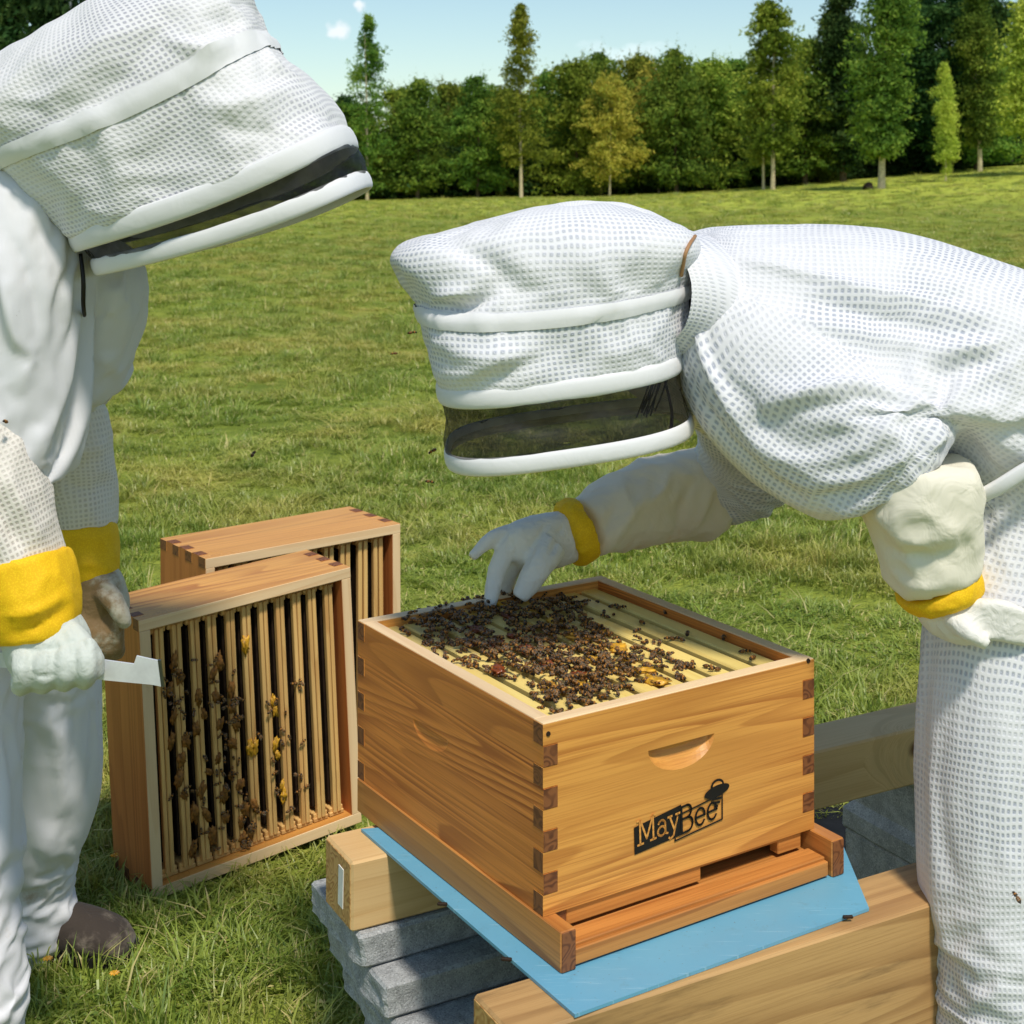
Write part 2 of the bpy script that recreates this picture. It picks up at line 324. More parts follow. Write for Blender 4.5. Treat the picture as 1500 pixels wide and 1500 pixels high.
def build_grass(keep_out=()):
    col = bpy.data.collections.new('grass_tufts'); k = 0
    specs = [(46, .040, .045, .7, .0013, 3), (44, .030, .05, .8, .0013, 8), (40, .055, .04, .7, .0014, 0), (34, .075, .04, .8, .0015, 0), (46, .026, .05, .9, .0012, 12), (30, .05, .05, 1.3, .0014, 2)]
    for i, (n, h, s, l, w, c) in enumerate(specs):
        o = bpy.data.objects.new('tuft_%d' % i, tuft('tuft', n, h, s, l, w, i, c)); col.objects.link(o)
    bands = [(1.35, 3.4, 620, 1.0), (3.4, 6.5, 420, 1.15), (6.5, 13, 170, 1.55), (13, 28, 42, 2.3), (28, 66, 7, 3.6)]
    pts, rot, scl, idx = [], [], [], []
    for d0, d1, dens, sc in bands:
        w0, w1 = .40 * d0 + .5, .40 * d1 + .5; n = int((w0 + w1) * (d1 - d0) * dens)
        d = np.sqrt(rng.uniform(d0 * d0, d1 * d1, n)); x = rng.uniform(-1, 1, n) * (.40 * d + .5)
        if d0 < 3: pass
        z = terrain(x, d); s = sc * rng.uniform(.6, 1.2, n)
        patch = np.array([noise.noise((a * 1.3, b * 1.3, 3.)) for a, b in zip(x, d)])
        hs = .72 * s * np.clip(1 + patch * 1.2, .35, 1.9) / (sc ** .55)
        if d0 < 2: hs *= np.where((x < -.1) & (d < 2.9), 1.3, 1)
        pts.append(np.stack([x, d, z], 1)); rot.append(np.stack([rng.normal(0, .12, n), rng.normal(0, .12, n), rng.uniform(0, 6.28, n)], 1))
        scl.append(np.stack([s, s, hs], 1)); idx.append(rng.choice(6, n, p=[.24, .22, .16, .06, .2, .12]))
    pts, rot, scl, idx = map(np.concatenate, (pts, rot, scl, idx))
    m = ~((pts[:, 0] > .42) & (pts[:, 0] < 1.0) & (pts[:, 1] > 2.62) & (pts[:, 1] < 2.98) & (pts[:, 1] < 2.98))
    for Mx, x0, x1, y0, y1 in keep_out:
        q = (pts - np.array(Mx.translation)) @ np.array(Mx.to_3x3()); m &= ~((q[:, 0] > x0) & (q[:, 0] < x1) & (q[:, 1] > y0) & (q[:, 1] < y1))
    thin = np.array([noise.noise((a * 2.3, b * 2.3, 8.)) for a, b in pts[:, :2]]); m &= ~((thin > .22) & (rng.random(len(pts)) < .55))
    pts, rot, scl, idx = pts[m], rot[m], scl[m], idx[m]
    scatter('grass', pts.astype(np.float32), rot.astype(np.float32), scl.astype(np.float32), idx.astype(np.int32), col, 'short green and straw coloured grass covering the lawn')
# dandelions: a few yellow flower heads in the near grass
def build_flowers():
    for (px, py) in ((168, 1462), (70, 1440), (262, 1208), (168, 1284)):
        d = F * H / (py - HY) * .99; b = P(px, py, d); b.z = 0
        t = thing('yellow_flower', 'tiny yellow wildflower in the grass near the upright boxes', 'flower', b, 0, 'yellow flowers in the grass')
        v, f = [], []
        for k in range(9):
            a = k * .698; q = .0065; i = len(v)
            v += [(0, 0, .05), (q * math.cos(a - .3), q * math.sin(a - .3), .053), (1.4 * q * math.cos(a), 1.4 * q * math.sin(a), .052), (q * math.cos(a + .3), q * math.sin(a + .3), .053)]; f.append((i, i + 1, i + 2, i + 3))
        put('flower_head', mesh('flower_head', v, f, [M['wax']]), t)
        v, fc = cbox(.0016, .0016, .05, 0); put('stem', mesh('stem', v, fc, [M['grass']]), t, T(0, 0, .025))
build_flowers()
# ------------------------------------------------------------ trees
def leaf_material(name, c1, c2, c3):
    s = NT(name); g = s.new('NewGeometry'); oi = s.new('ObjectInfo')
    nn = s.noise(g.outputs['Position'], .55, 3, .6)
    col = s.ramp(s.math('ADD', s.math('MULTIPLY', g.outputs['Random Per Island'], .55), s.smooth(nn, .32, .68, 0, .45)), [(0, c1), (.5, c2), (1, c3)])
    hs = s.new('HueSaturation'); s.link(col, hs.inputs['Color']); s.link(s.math('ADD', s.math('MULTIPLY', oi.outputs['Random'], .035), .487), hs.inputs['Hue'])
    s.link(s.math('ADD', s.math('MULTIPLY', oi.outputs['Random'], .45), .8), hs.inputs['Value'])
    d = s.new('BsdfDiffuse'); t = s.new('BsdfTranslucent'); mx = s.new('MixShader'); mx.inputs[0].default_value = .3
    for q in (d, t): s.link(hs.outputs[0], q.inputs[0])
    s.link(d.outputs[0], mx.inputs[1]); s.link(t.outputs[0], mx.inputs[2]); s.link(mx.outputs[0], s.out.inputs[0]); return s.m
LM = {'olive': leaf_material('olive_leaves', lin(86, 110, 44), lin(134, 150, 58), lin(176, 178, 74)),
      'dark': leaf_material('dark_leaves', lin(36, 60, 36), lin(64, 90, 48), lin(96, 116, 58)),  # shade inside the wood is put into this dark leaf colour
      'green': leaf_material('green_leaves', lin(70, 102, 46), lin(112, 140, 58), lin(156, 170, 70)),
      'rust': leaf_material('rust_leaves', lin(126, 132, 54), lin(176, 152, 70), lin(150, 156, 66)),
      'pale': leaf_material('pale_leaves', lin(140, 160, 66), lin(184, 192, 80), lin(208, 204, 92))}
M['bark'] = plain('bark', lin(96, 82, 64), .9, .35, 12, .2, .5, 30)
M['bark_white'] = plain('white_bark', lin(226, 222, 212), .8, .2, 8, .2, .4, 30)
M['bark_pale'] = plain('pale_bark', lin(196, 180, 148), .85, .25, 12, .2, .4, 30)
def crown_mesh(name, prof, h0, h1, nclump, nleaf, cs, ls, mat, seed, squash=.55, droop=.3, ragged=90):
    r = np.random.default_rng(seed); V, Fc = [], []; ls = ls * .78; nleaf = int(nleaf * 1.35); made = 0; tries = 0
    while made < nclump and tries < nclump * 4:
        tries += 1
        t = r.random() ** .85; a = r.uniform(0, 6.283); m = noise.noise((math.cos(a) * 1.25 + seed * 7.3, math.sin(a) * 1.25, t * 3.4))
        rad = np.interp(t, *zip(*prof)) * (1 + .75 * m); q = rad * (r.random() ** .4) * r.uniform(.7, 1.15)
        off = .22 * math.sin(t * 4.2 + seed)
        cx, cy, cz = q * math.cos(a) + off, q * math.sin(a), h0 + (h1 - h0) * t + r.normal(0, .12) - .12 * q
        if noise.noise((cx * 1.0 + seed, cy * 1.0, cz * 1.25)) < -.16: continue       # gaps between the boughs
        made += 1; sc = cs * r.uniform(.5, 1.45) * (.45 + .55 * min(1, rad / .8))
        L = r.normal(0, 1, (nleaf, 3)); L /= np.linalg.norm(L, axis=1)[:, None]; L *= (r.random(nleaf) ** .5)[:, None] * sc; L[:, 2] *= squash
        rd = np.array([math.cos(a), math.sin(a), -droop]); L += np.outer((L @ rd) * .7, rd)
        ctr = L + (cx, cy, cz); s = ls * r.uniform(.5, 1.35, nleaf)
        u = r.normal(0, 1, (nleaf, 3)) + rd * .9; u /= np.linalg.norm(u, axis=1)[:, None]
        w = np.cross(u, r.normal(0, 1, (nleaf, 3))); w /= np.linalg.norm(w, axis=1)[:, None]
        V.append(np.stack([ctr - u * s[:, None], ctr + w * s[:, None] * .42, ctr + u * s[:, None], ctr - w * s[:, None] * .42], 1).reshape(-1, 3))
    for c in range(ragged):                                  # upright shoots that break the outline
        a = r.uniform(0, 6.283); t = r.uniform(.45, 1); q = np.interp(t, *zip(*prof)) * r.uniform(.5, 1.02); L = r.uniform(.35, .9) * cs * 1.8
        b0 = np.array([q * math.cos(a), q * math.sin(a), h0 + (h1 - h0) * t]); dr = np.array([.35 * math.cos(a), .35 * math.sin(a), 1.0]) + r.normal(0, .25, 3)
        tt = r.random(12); ctr = b0 + np.outer(tt * L, dr) + r.normal(0, .035, (12, 3)); u = r.normal(0, 1, (12, 3)) + dr; u /= np.linalg.norm(u, axis=1)[:, None]; w = np.cross(u, r.normal(0, 1, (12, 3))); w /= np.linalg.norm(w, axis=1)[:, None]; s = ls * r.uniform(.6, 1.1, 12) * (1.15 - tt)
        V.append(np.stack([ctr - u * s[:, None], ctr + w * s[:, None] * .4, ctr + u * s[:, None], ctr - w * s[:, None] * .4], 1).reshape(-1, 3))
    V = np.concatenate(V); n = len(V) // 4
    return mesh(name, V, np.arange(n * 4).reshape(n, 4).tolist(), [mat])
def trunk_mesh(name, h, r0, mat, seed, nl=9, lr=.9, h0=.35, lean=.05):
    r = random.Random(seed); v, f = [], []
    def tube(pts, rads, ns=7):
        k0 = len(v)
        for (p, q) in zip(pts, rads):
            for i in range(ns): a = i * 6.2832 / ns; v.append((p[0] + q * math.cos(a), p[1] + q * math.sin(a), p[2]))
        for j in range(len(pts) - 1):
            for i in range(ns): f.append((k0 + j * ns + i, k0 + j * ns + (i + 1) % ns, k0 + (j + 1) * ns + (i + 1) % ns, k0 + (j + 1) * ns + i))
    lx, ly = r.uniform(-lean, lean), r.uniform(-lean, lean)
    pts = [(lx * h * t * t + .03 * math.sin(t * 7 + seed), ly * h * t * t, h * t - .15 * (t == 0)) for t in (0, .1, .25, .45, .65, .85, .97)]
    tube(pts, [r0 * 1.35, r0, r0 * .88, r0 * .7, r0 * .5, r0 * .28, r0 * .1])
    for i in range(nl):
        t = r.uniform(h0, .92); a = r.uniform(0, 6.28); l = lr * r.uniform(.5, 1.1) * (1.15 - t); b = (lx * h * t * t, ly * h * t * t, h * t)
        tube([b, (b[0] + l * .5 * math.cos(a), b[1] + l * .5 * math.sin(a), b[2] + l * .35), (b[0] + l * math.cos(a), b[1] + l * math.sin(a), b[2] + l * .6)], [r0 * .4, r0 * .25, r0 * .08], 5)
    return mesh(name, v, f, [mat], smooth=True)
def build_trees():
    spire = [(0, .45), (.12, 1.15), (.3, 1.3), (.5, 1.0), (.7, .66), (.88, .36), (1, .06)]
    column = [(0, .35), (.15, .95), (.4, 1.15), (.65, .98), (.85, .6), (1, .18)]
    bushy = [(0, 1.1), (.2, 1.7), (.5, 1.75), (.8, 1.2), (1, .35)]
    shrub = [(0, 1.2), (.3, 1.45), (.7, 1.1), (1, .4)]
    kinds = {}
    def kind(key, prof, H_, base, mat, bark, n, nl, cs, ls, seed, r0=.09, **kw):
        kinds[key] = (crown_mesh('crown', prof, H_ * base, H_, n, nl, cs, ls, LM[mat], seed, **kw), trunk_mesh('trunk', H_ * .95, r0, M[bark], seed), H_)
    kind('spire', spire, 8.0, .18, 'green', 'bark_pale', 330, 30, .34, .105, 1, droop=.1)
    kind('spire2', spire, 8.0, .16, 'olive', 'bark_pale', 330, 30, .36, .105, 2, droop=.1)
    kind('column', column, 8.0, .2, 'olive', 'bark_pale', 380, 32, .38, .12, 3)
    kind('bushy', bushy, 6.0, .06, 'olive', 'bark', 330, 32, .44, .125, 4)
    kind('bushy2', bushy, 6.0, .08, 'green', 'bark', 330, 32, .44, .125, 5)
    kind('rust', bushy, 6.0, .16, 'rust', 'bark_pale', 260, 28, .40, .12, 6, r0=.06)
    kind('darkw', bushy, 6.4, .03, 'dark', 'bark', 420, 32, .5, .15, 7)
    kind('tall', column, 10.0, .14, 'green', 'bark_pale', 560, 34, .5, .135, 8, r0=.14)
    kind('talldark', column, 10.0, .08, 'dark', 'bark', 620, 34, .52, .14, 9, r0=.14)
    kind('pale', column, 8.0, .1, 'pale', 'bark_pale', 420, 32, .42, .125, 10)
    kind('birch', column, 8.0, .3, 'dark', 'bark_white', 330, 32, .42, .12, 12, r0=.12)
    kind('shrub', shrub, 2.2, .02, 'dark', 'bark', 220, 28, .36, .11, 11, r0=.04)
    def tree(name, key, px, base_d, top_py, label, wid=1.0, group=None, rot=None):
        cm, tm, H_ = kinds[key]; x = (px - 750) * base_d / F; z = float(terrain(x, base_d)) - .05
        top = H - (top_py - HY) * base_d / F; s = (top - z) / H_
        t = thing(name, label, 'tree' if 'tree' in name else 'shrub', (x, base_d, z), random.uniform(0, 6.28) if rot is None else rot, group)
        put('crown', cm, t); put('trunk', tm, t); t.scale = (s * wid, s * wid, s); return t
    tree('spire_tree', 'spire', 538, 66, 28, 'slender pointed green tree rising beside the standing beekeeper\'s veil rim', .78)
    tree('spire_tree', 'spire2', 763, 65, 10, 'tall pointed tree with bare pale stem, alone above the woodland line', .8)
    tree('column_tree', 'column', 1132, 63, -14, 'tall leafy tree with two pale stems beside the large dark trees', .92)
    tree('column_tree', 'spire2', 1118, 63.6, 60, 'slim olive tree leaning against the tall two-stemmed tree', .8)
    tree('tall_tree', 'tall', 1292, 56, -70, 'very tall broad tree with pale trunk at the foot of the grassy rise', 1.0)
    tree('tall_tree', 'talldark', 1235, 66, -30, 'tall dark tree close beside the very tall broad tree', 1.0)
    tree('tall_tree', 'talldark', 1390, 66, -60, 'tall dark tree between the very tall broad tree and the bright edge tree', 1.1)
    tree('tall_tree', 'talldark', 1460, 72, -50, 'tall dark tree behind the bright yellow-green edge tree', 1.0)
    tree('tall_tree', 'talldark', 1338, 70, -45, 'tall dark tree directly behind the very tall broad tree', 1.05)
    tree('tall_tree', 'tall', 1215, 72, 10, 'tall green tree behind the gap beside the two-stemmed tree', .9)
    tree('tall_tree', 'tall', 1435, 64, -30, 'tall green tree beside the bright yellow-green edge tree', .8)
    tree('pale_tree', 'pale', 1512, 58, -40, 'bright yellow-green tree at the far end of the wood above the beekeeper\'s back', .9)
    tree('young_tree', 'pale', 1385, 58, 95, 'low young yellow-green tree on the grassy rise under tall trees', .62)
    tree('rust_tree', 'rust', 893, 65, 108, 'slight tree with rusty orange leaves and thin pale stem', .85)
    tree('woodland_tree', 'bushy2', 612, 67, 118, 'green bushy tree standing forward between the two pointed trees', 1.0)
    tree('rust_tree', 'rust', 965, 69, 92, 'faintly rusty tree behind the slight orange tree', .95)
    wall = [(500, 'bushy2', 150), (580, 'bushy', 128), (655, 'bushy', 112), (700, 'bushy2', 120), (735, 'bushy', 130), (800, 'bushy2', 108), (845, 'bushy', 92), (880, 'bushy2', 80), (930, 'bushy', 78), (990, 'bushy2', 70), (1035, 'bushy', 84), (1075, 'bushy2', 92), (1180, 'bushy2', 60), (1200, 'bushy', 120), (1340, 'bushy2', 70), (1430, 'bushy2', 60)]
    marks = [(430, 'hood of the standing beekeeper'), (538, 'slender pointed tree'), (763, 'tall pointed lone tree'), (893, 'slight rusty tree'), (1132, 'two-stemmed tall tree'), (1292, 'very tall broad tree'), (9999, '')]
    words = ['first', 'second', 'third', 'fourth', 'fifth', 'sixth']; seen = {}
    for i, (px, k, top) in enumerate(wall):
        j = max(q for q in range(len(marks)) if marks[q][0] <= px); seen[j] = seen.get(j, 0) + 1
        lab = ('olive' if k == 'bushy' else 'green') + ' bushy wood-edge tree, ' + words[seen[j] - 1] + ' after the ' + marks[j][1]
        tree('woodland_tree', k, px, 66.8 + (i % 3) * 2.3, top + random.uniform(-8, 10), lab, random.uniform(.8, 1.25), 'bushy trees along the wood edge')
    for i, px in enumerate(range(440, 1580, 46)):
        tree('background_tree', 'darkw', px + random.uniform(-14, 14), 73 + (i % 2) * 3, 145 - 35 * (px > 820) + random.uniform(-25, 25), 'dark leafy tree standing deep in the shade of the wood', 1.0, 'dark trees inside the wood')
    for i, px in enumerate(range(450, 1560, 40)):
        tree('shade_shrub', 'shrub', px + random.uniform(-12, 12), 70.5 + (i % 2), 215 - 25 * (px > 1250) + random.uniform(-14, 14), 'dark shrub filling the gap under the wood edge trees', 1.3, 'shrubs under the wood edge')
    # the trees over the standing beekeeper
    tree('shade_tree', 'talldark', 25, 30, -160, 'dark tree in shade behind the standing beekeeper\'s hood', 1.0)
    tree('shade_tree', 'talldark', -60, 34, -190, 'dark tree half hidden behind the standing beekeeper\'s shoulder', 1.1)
    tree('birch_tree', 'birch', 100, 27, -330, 'birch with white trunk rising behind the standing beekeeper\'s hood', .7)
    tree('background_tree', 'darkw', 180, 60, -10, 'dark leafy tree directly behind the top of the standing beekeeper\'s hood', 1.2)
    tree('background_tree', 'darkw', 330, 78, 70, 'low dark tree hidden behind the slope of the standing beekeeper\'s hood', 1.2)
    # small dark stump on the rise
    b = P(1273, 272, 56); b.z = float(terrain(b.x, 56))
    t = thing('tree_stump', 'small dark stump on the rise beside the pale trunk', 'stump', b)
    bm = bmesh.new(); bmesh.ops.create_icosphere(bm, subdivisions=2, radius=.22)
    for v in bm.verts: v.co += Vector((0, 0, .06)) + v.co * .5 * noise.noise(v.co * 6)
    me = bpy.data.meshes.new('stump'); bm.to_mesh(me); bm.free(); me.materials.append(M['comb']); put('stump_wood', me, t)
build_trees()
# ------------------------------------------------------------ the hive
YAW = R(32.75); HNX, HNY = .035, 1.656; ZT = H - .619; HW, HL, HH, TH = .413, .456, .214, .019
ZB = ZT - HH; ZBB = ZB - .046; ZSH = ZBB - .004
HM = T(HNX, HNY, 0) @ RZ(YAW)
def hive_w(x, y, z): return HM @ Vector((x, y, z))
def ray(px, py): return Vector(((px - 750) / F, 1, -(py - HY) / F))
def hit_front(px, py):                    # a point on the plane of the hive's front: (along, height)
    d = ray(px, py); n = Vector((math.sin(YAW), -math.cos(YAW), 0)); o = Vector((HNX, HNY, 0)); c = Vector((0, 0, H))
    q = c + d * ((o - c).dot(n) / d.dot(n)); r = q - o
    return r.x * math.cos(YAW) + r.y * math.sin(YAW), q.z
def hit_level(px, py, z):
    d = (H - z) * F / (py - HY); return P(px, py, d)
def boolean(me, cutter):
    a = bpy.data.objects.new('a', me); b = bpy.data.objects.new('b', cutter); scene.collection.objects.link(a); scene.collection.objects.link(b)
    md = a.modifiers.new('cut', 'BOOLEAN'); md.operation = 'DIFFERENCE'; md.object = b; md.solver = 'EXACT'
    dg = bpy.context.evaluated_depsgraph_get(); r = bpy.data.meshes.new_from_object(a.evaluated_get(dg))
    bpy.data.objects.remove(a); bpy.data.objects.remove(b); return r
def scoop(cx, cz, w, hz, y0, sgn, depth=.012, tilt=0):
    bm = bmesh.new()
    for k in range(21):
        a = math.pi + math.pi * k / 20
        for (s, zs, y) in ((1, 1, -.003), (.97, .93, .0), (.9, .66, depth * .55), (.78, .30, depth * .95)):
            x = w / 2 * s * math.cos(a); z = hz * zs * math.sin(a)
            bm.verts.new((cx + x, y0 + sgn * y, cz + z + x * tilt))
    bmesh.ops.convex_hull(bm, input=list(bm.verts)); me = bpy.data.meshes.new('cut'); bm.to_mesh(me); bm.free(); return me
def wall_mesh(L, even, mats, rows=9, h=HH, t=TH, cut=None):
    """dovetailed wall: x along the wall, y its thickness, fingers on even or odd rows"""
    rh = h / rows; g = .0004; e = -.0006
    left, right = [], []
    for r in range(rows):
        fin = (r % 2 == 0) == even; z0, z1 = r * rh, (r + 1) * rh
        if r > 0: z0 += g if fin else -g
        if r < rows - 1: z1 += -g if fin else g
        xl = (e if fin else t + .0002); left += [(xl, z0), (xl, z1)]; right += [(L - xl, z0), (L - xl, z1)]
    poly = right + left[::-1]; n = len(poly)
    v = [(x, 0, z) for x, z in poly] + [(x, t, z) for x, z in poly]
    f = [list(range(n)), list(range(2 * n - 1, n - 1, -1))] + [(i + n, (i + 1) % n + n, (i + 1) % n, i) for i in range(n)]
    bm = bmesh.new(); vs = [bm.verts.new(p) for p in v]
    for q in f: bm.faces.new([vs[i] for i in q])
    bmesh.ops.recalc_face_normals(bm, faces=list(bm.faces)); me = bpy.data.meshes.new('wall'); bm.to_mesh(me); bm.free()
    if cut: me = boolean(me, cut)
    me.materials.clear()
    for m in mats: me.materials.append(m)
    for p in me.polygons: p.material_index = 1 if abs(p.normal.x) > .9 and (p.center.x < t * .5 or p.center.x > L - t * .5) else 0
    return me
ORD = ['first', 'second', 'third', 'fourth', 'fifth', 'sixth', 'seventh', 'eighth', 'ninth', 'tenth', 'eleventh']
def build_hive():
    bx = thing('hive_box', 'honey coloured wooden hive box, open topped, with printed logo and finger joints', 'beehive', hive_w(0, 0, ZB), YAW)
    u0, z0 = hit_front(948, 1110); u1, z1 = hit_front(1048, 1074); cu = (u0 + u1) / 2; cz = (z0 + z1) / 2 - ZB
    fr = wall_mesh(HW, True, [M['hive'], M['end']], cut=scoop(cu, cz + .004, abs(u1 - u0), .034, 0, 1, .013))
    put('front_wall', fr, bx)
    put('back_wall', wall_mesh(HW, True, [M['hive'], M['end']]), bx, T(0, HL - TH, 0))
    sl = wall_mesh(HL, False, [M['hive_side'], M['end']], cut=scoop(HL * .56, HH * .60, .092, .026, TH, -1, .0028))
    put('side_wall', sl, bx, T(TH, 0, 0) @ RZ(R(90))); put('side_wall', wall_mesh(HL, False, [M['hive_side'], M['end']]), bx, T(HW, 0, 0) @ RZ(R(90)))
    # pale worn top edge of the box, a hair proud of the walls
    for (x, y, lx, rz) in ((HW / 2, TH / 2, HW, 0), (HW / 2, HL - TH / 2, HW, 0)): plank('top_rim', lx, TH - .001, .002, T(x, y, HH + .0006), M['rim'], bx, .0006)
    for x in (TH / 2, HW - TH / 2): plank('top_rim', HL - 2 * TH, TH - .001, .002, T(x, HL / 2, HH + .0006) @ RZ(R(90)), M['rim'], bx, .0006)
    for (px, py) in ((803, 1075), (1184, 968)):
        u, z = hit_front(px, py); bm = bmesh.new(); bmesh.ops.create_cone(bm, segments=12, radius1=.0032, radius2=.0026, depth=.0016, cap_ends=True)
        me = bpy.data.meshes.new('screw'); bm.to_mesh(me); bm.free(); me.materials.append(M['comb']); put('screw', me, bx, T(u, -.0004, z - ZB) @ RX(R(90)))
    # logo
    def fp(px, py): u, z = hit_front(px, py); return u, z - ZB
    def flat(name, polys, y, mat):
        v, f = [], []
        for p in polys:
            k = len(v); v += [(a, y, b) for a, b in p]; f.append(list(range(k, k + len(p))))
        return put(name, mesh(name, v, f, [mat]), bx)
    def strokes(lines, w):
        out = []
        for l in lines:
            for (a, b) in zip(l[:-1], l[1:]):
                a = np.array(a, float); b = np.array(b, float); t = (b - a) / (np.linalg.norm(b - a) + 1e-9); n = np.array([-t[1], t[0]]) * w / 2; e = t * w * .35
                out.append([a - e - n, b + e - n, b + e + n, a - e + n])
        return out
    def arc(cx, cy, rx, ry, a0, a1, n=14): return [(cx + rx * math.cos(R(a0 + (a1 - a0) * i / n)), cy + ry * math.sin(R(a0 + (a1 - a0) * i / n))) for i in range(n + 1)]
    G = {'M': (1.05, [[(.05, 0), (.33, 0)], [(.72, 0), (1.0, 0)], [(.18, 0), (.18, 1)], [(.05, 1), (.22, 1)], [(.2, 1), (.52, .15)], [(.52, .15), (.86, 1)], [(.84, 1), (1.0, 1)], [(.87, 0), (.87, 1)]]),
         'a': (.62, [arc(.26, .19, .2, .19, 0, 360), arc(.27, .42, .19, .22, 0, 150), [(.46, .44), (.46, .06)], [(.46, .05), (.58, .0)]]),
         'y': (.66, [[(.0, .64), (.2, .64)], [(.42, .64), (.62, .64)], [(.09, .64), (.32, .04)], [(.54, .64), (.27, -.2)], [(.27, -.2), (.1, -.3)], [(.1, -.3), (.03, -.22)]]),
         'B': (.8, [[(.05, 0), (.45, 0)], [(.05, 1), (.42, 1)], [(.17, 0), (.17, 1)], [(.17, .53), (.45, .53)], arc(.42, .765, .22, .235, -90, 90), arc(.44, .265, .26, .265, -90, 90)]),
         'e': (.6, [[(.07, .34), (.5, .34)], arc(.28, .33, .23, .32, 0, 325)])}
    def text(s, x0, size, org, ux, uz, w):
        pol = []; x = x0
        for ch in s:
            adv, ls = G[ch]
            for q in strokes(ls, w): pol.append([tuple(org + ux * ((x + p[0]) * size) + uz * (p[1] * size)) for p in q])
            x += adv
        return pol
    A, B, C, D = [np.array(fp(*p)) for p in ((929, 1252), (999, 1222), (997, 1178), (928, 1212))]
    flat('logo_panel', [[A, B, C, D]], -.0010, M['black'])
    ux = (B - A) / np.linalg.norm(B - A); uz = (D - A) / np.linalg.norm(D - A); wid = np.linalg.norm(B - A)
    s1 = wid / 2.55
    flat('logo_lettering', text('May', .12, s1, A + uz * s1 * .34, ux, uz, .088), -.0014, M['hive'])
    E_, F_, G_, H_ = [np.array(fp(*p)) for p in ((988, 1231), (1057, 1199), (1057, 1162), (990, 1195))]
    ux2 = (F_ - E_) / np.linalg.norm(F_ - E_)
    flat('logo_outline', strokes([[E_, F_, G_, H_, E_]], .0019), -.0014, M['black'])
    s2 = np.linalg.norm(F_ - E_) / 2.35
    flat('logo_lettering', text('Bee', .17, s2, E_ + uz * s2 * .16, ux2, uz, .092), -.0016, M['black'])
    # small hovering bee emblem over the outline
    def ell(px, py, rx, ry, rot=0, n=20):
        c = np.array(fp(px, py)); k = .413 / 415
        return [tuple(c + k * np.array([rx * math.cos(t) * math.cos(rot) - ry * math.sin(t) * math.sin(rot), rx * math.cos(t) * math.sin(rot) + ry * math.sin(t) * math.cos(rot)])) for t in np.linspace(0, 6.2832, n, endpoint=False)]
    flat('logo_emblem', [ell(1049, 1158, 20, 7, .12)], -.0016, M['black'])
    flat('logo_emblem', [ell(1050, 1150, 10.5, 8)], -.0012, M['black']); flat('logo_emblem', [ell(1050, 1150, 7.5, 5)], -.0014, M['hive'])
    flat('logo_emblem', strokes([[fp(1042, 1171), fp(1055, 1168)], [fp(1044, 1176), fp(1053, 1174)], [fp(1046, 1181), fp(1050, 1180)]], .0028), -.0013, M['black'])
    # bottom board
    bb = thing('bottom_board', 'amber wooden hive floor with landing lip and notched entrance strip under the hive box', 'hive floor', hive_w(0, 0, ZBB), YAW)
    ov = .040; RT = .020
    for x, nm in ((-.0005 + RT / 2, 'side_rail'), (HW + .014 - RT / 2, 'side_rail')):
        o = plank(nm, HL + ov - .004, RT, .0455, T(x - (.002 if x < .1 else 0), (HL - ov) / 2, .0228) @ RZ(R(90)), M['bottom'], bb)
        plank('rail_end', .0016, RT - .002, .043, T(x - (.002 if x < .1 else 0), -ov + .0012, .0228) @ RZ(R(90)), M['end'], bb, .0004)
    plank('floor_panel', HW - RT - .008, HL - .01, .012, T(HW / 2 + .004, HL / 2, .014), M['bottom'], bb)
    plank('landing_lip', HW - RT - .008, .034, .018, T(HW / 2 + .004, -ov + .021, .0115), M['bottom'], bb)
    plank('landing_top', HW - RT - .010, .030, .008, T(HW / 2 + .004, -ov + .024, .0206), M['bottom'], bb)
    # entrance strip standing on the lip, with its opening
    u0 = hit_front(1030, 1270)[0]; u1 = hit_front(1143, 1240)[0]; xs, xe = .034, HW - .018; yy = .004
    plank('entrance_strip', u0 - xs, .016, .0205, T((xs + u0) / 2, yy + .008, .0349), M['bottom'], bb)
    plank('entrance_strip', xe - u1, .016, .0205, T((xe + u1) / 2, yy + .008, .0349), M['bottom'], bb)
    plank('entrance_strip', u1 - u0 + .002, .015, .005, T((u1 + u0) / 2, yy + .0085, .0425), M['bottom'], bb)
    plank('corner_block', .016, .018, .0205, T(.0265, yy + .009, .0349), M['end'], bb)
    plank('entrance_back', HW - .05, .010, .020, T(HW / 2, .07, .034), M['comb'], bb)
    # frames hanging inside
    pitch = (HW - 2 * TH) / 10
    root = None
    labs = {0: 'pale top barred hive frame along the shaded side wall of the open hive', 9: 'clean yellow top barred frame at the sunny side wall of the open hive', 8: 'clean yellow top barred frame, second from the sunny side wall', 7: 'yellow top barred frame with a few bees, third from the sunny side wall'}
    for i in range(10):
        x = TH + pitch * (i + .5)
        lab = labs.get(i, 'bee crowded frame of the open hive, %s from its shaded side wall' % ORD[i])
        w = hive_w(x, 0, ZT - .010)
        if root is None:
            root = thing('comb_frame', lab, 'hive frame', w, YAW + R(90), 'frames inside the open hive')
            plank('top_bar', HL - 2 * TH + .012, .0265, .011, T(HL / 2, 0, -.0055), M['waxbar'], root, .0018)
            for q in (TH + .012, HL - TH - .012): plank('side_bar', .010, .030, .165, T(q, 0, -.096), M['bar'], root)
            plank('comb', HL - 2 * TH - .05, .024, .150, T(HL / 2, 0, -.088), M['comb_y'], root, .002)
            for q in (-.007, .007): plank('bottom_bar', HL - 2 * TH - .03, .009, .008, T(HL / 2, q, -.175), M['bar'], root)
        else:
            r = copy_tree(root); r.location = w; r.rotation_euler = (0, 0, YAW + R(90) + random.uniform(-.006, .006)); r['label'] = lab
            if i >= 7: pass
            if i < 7: pass
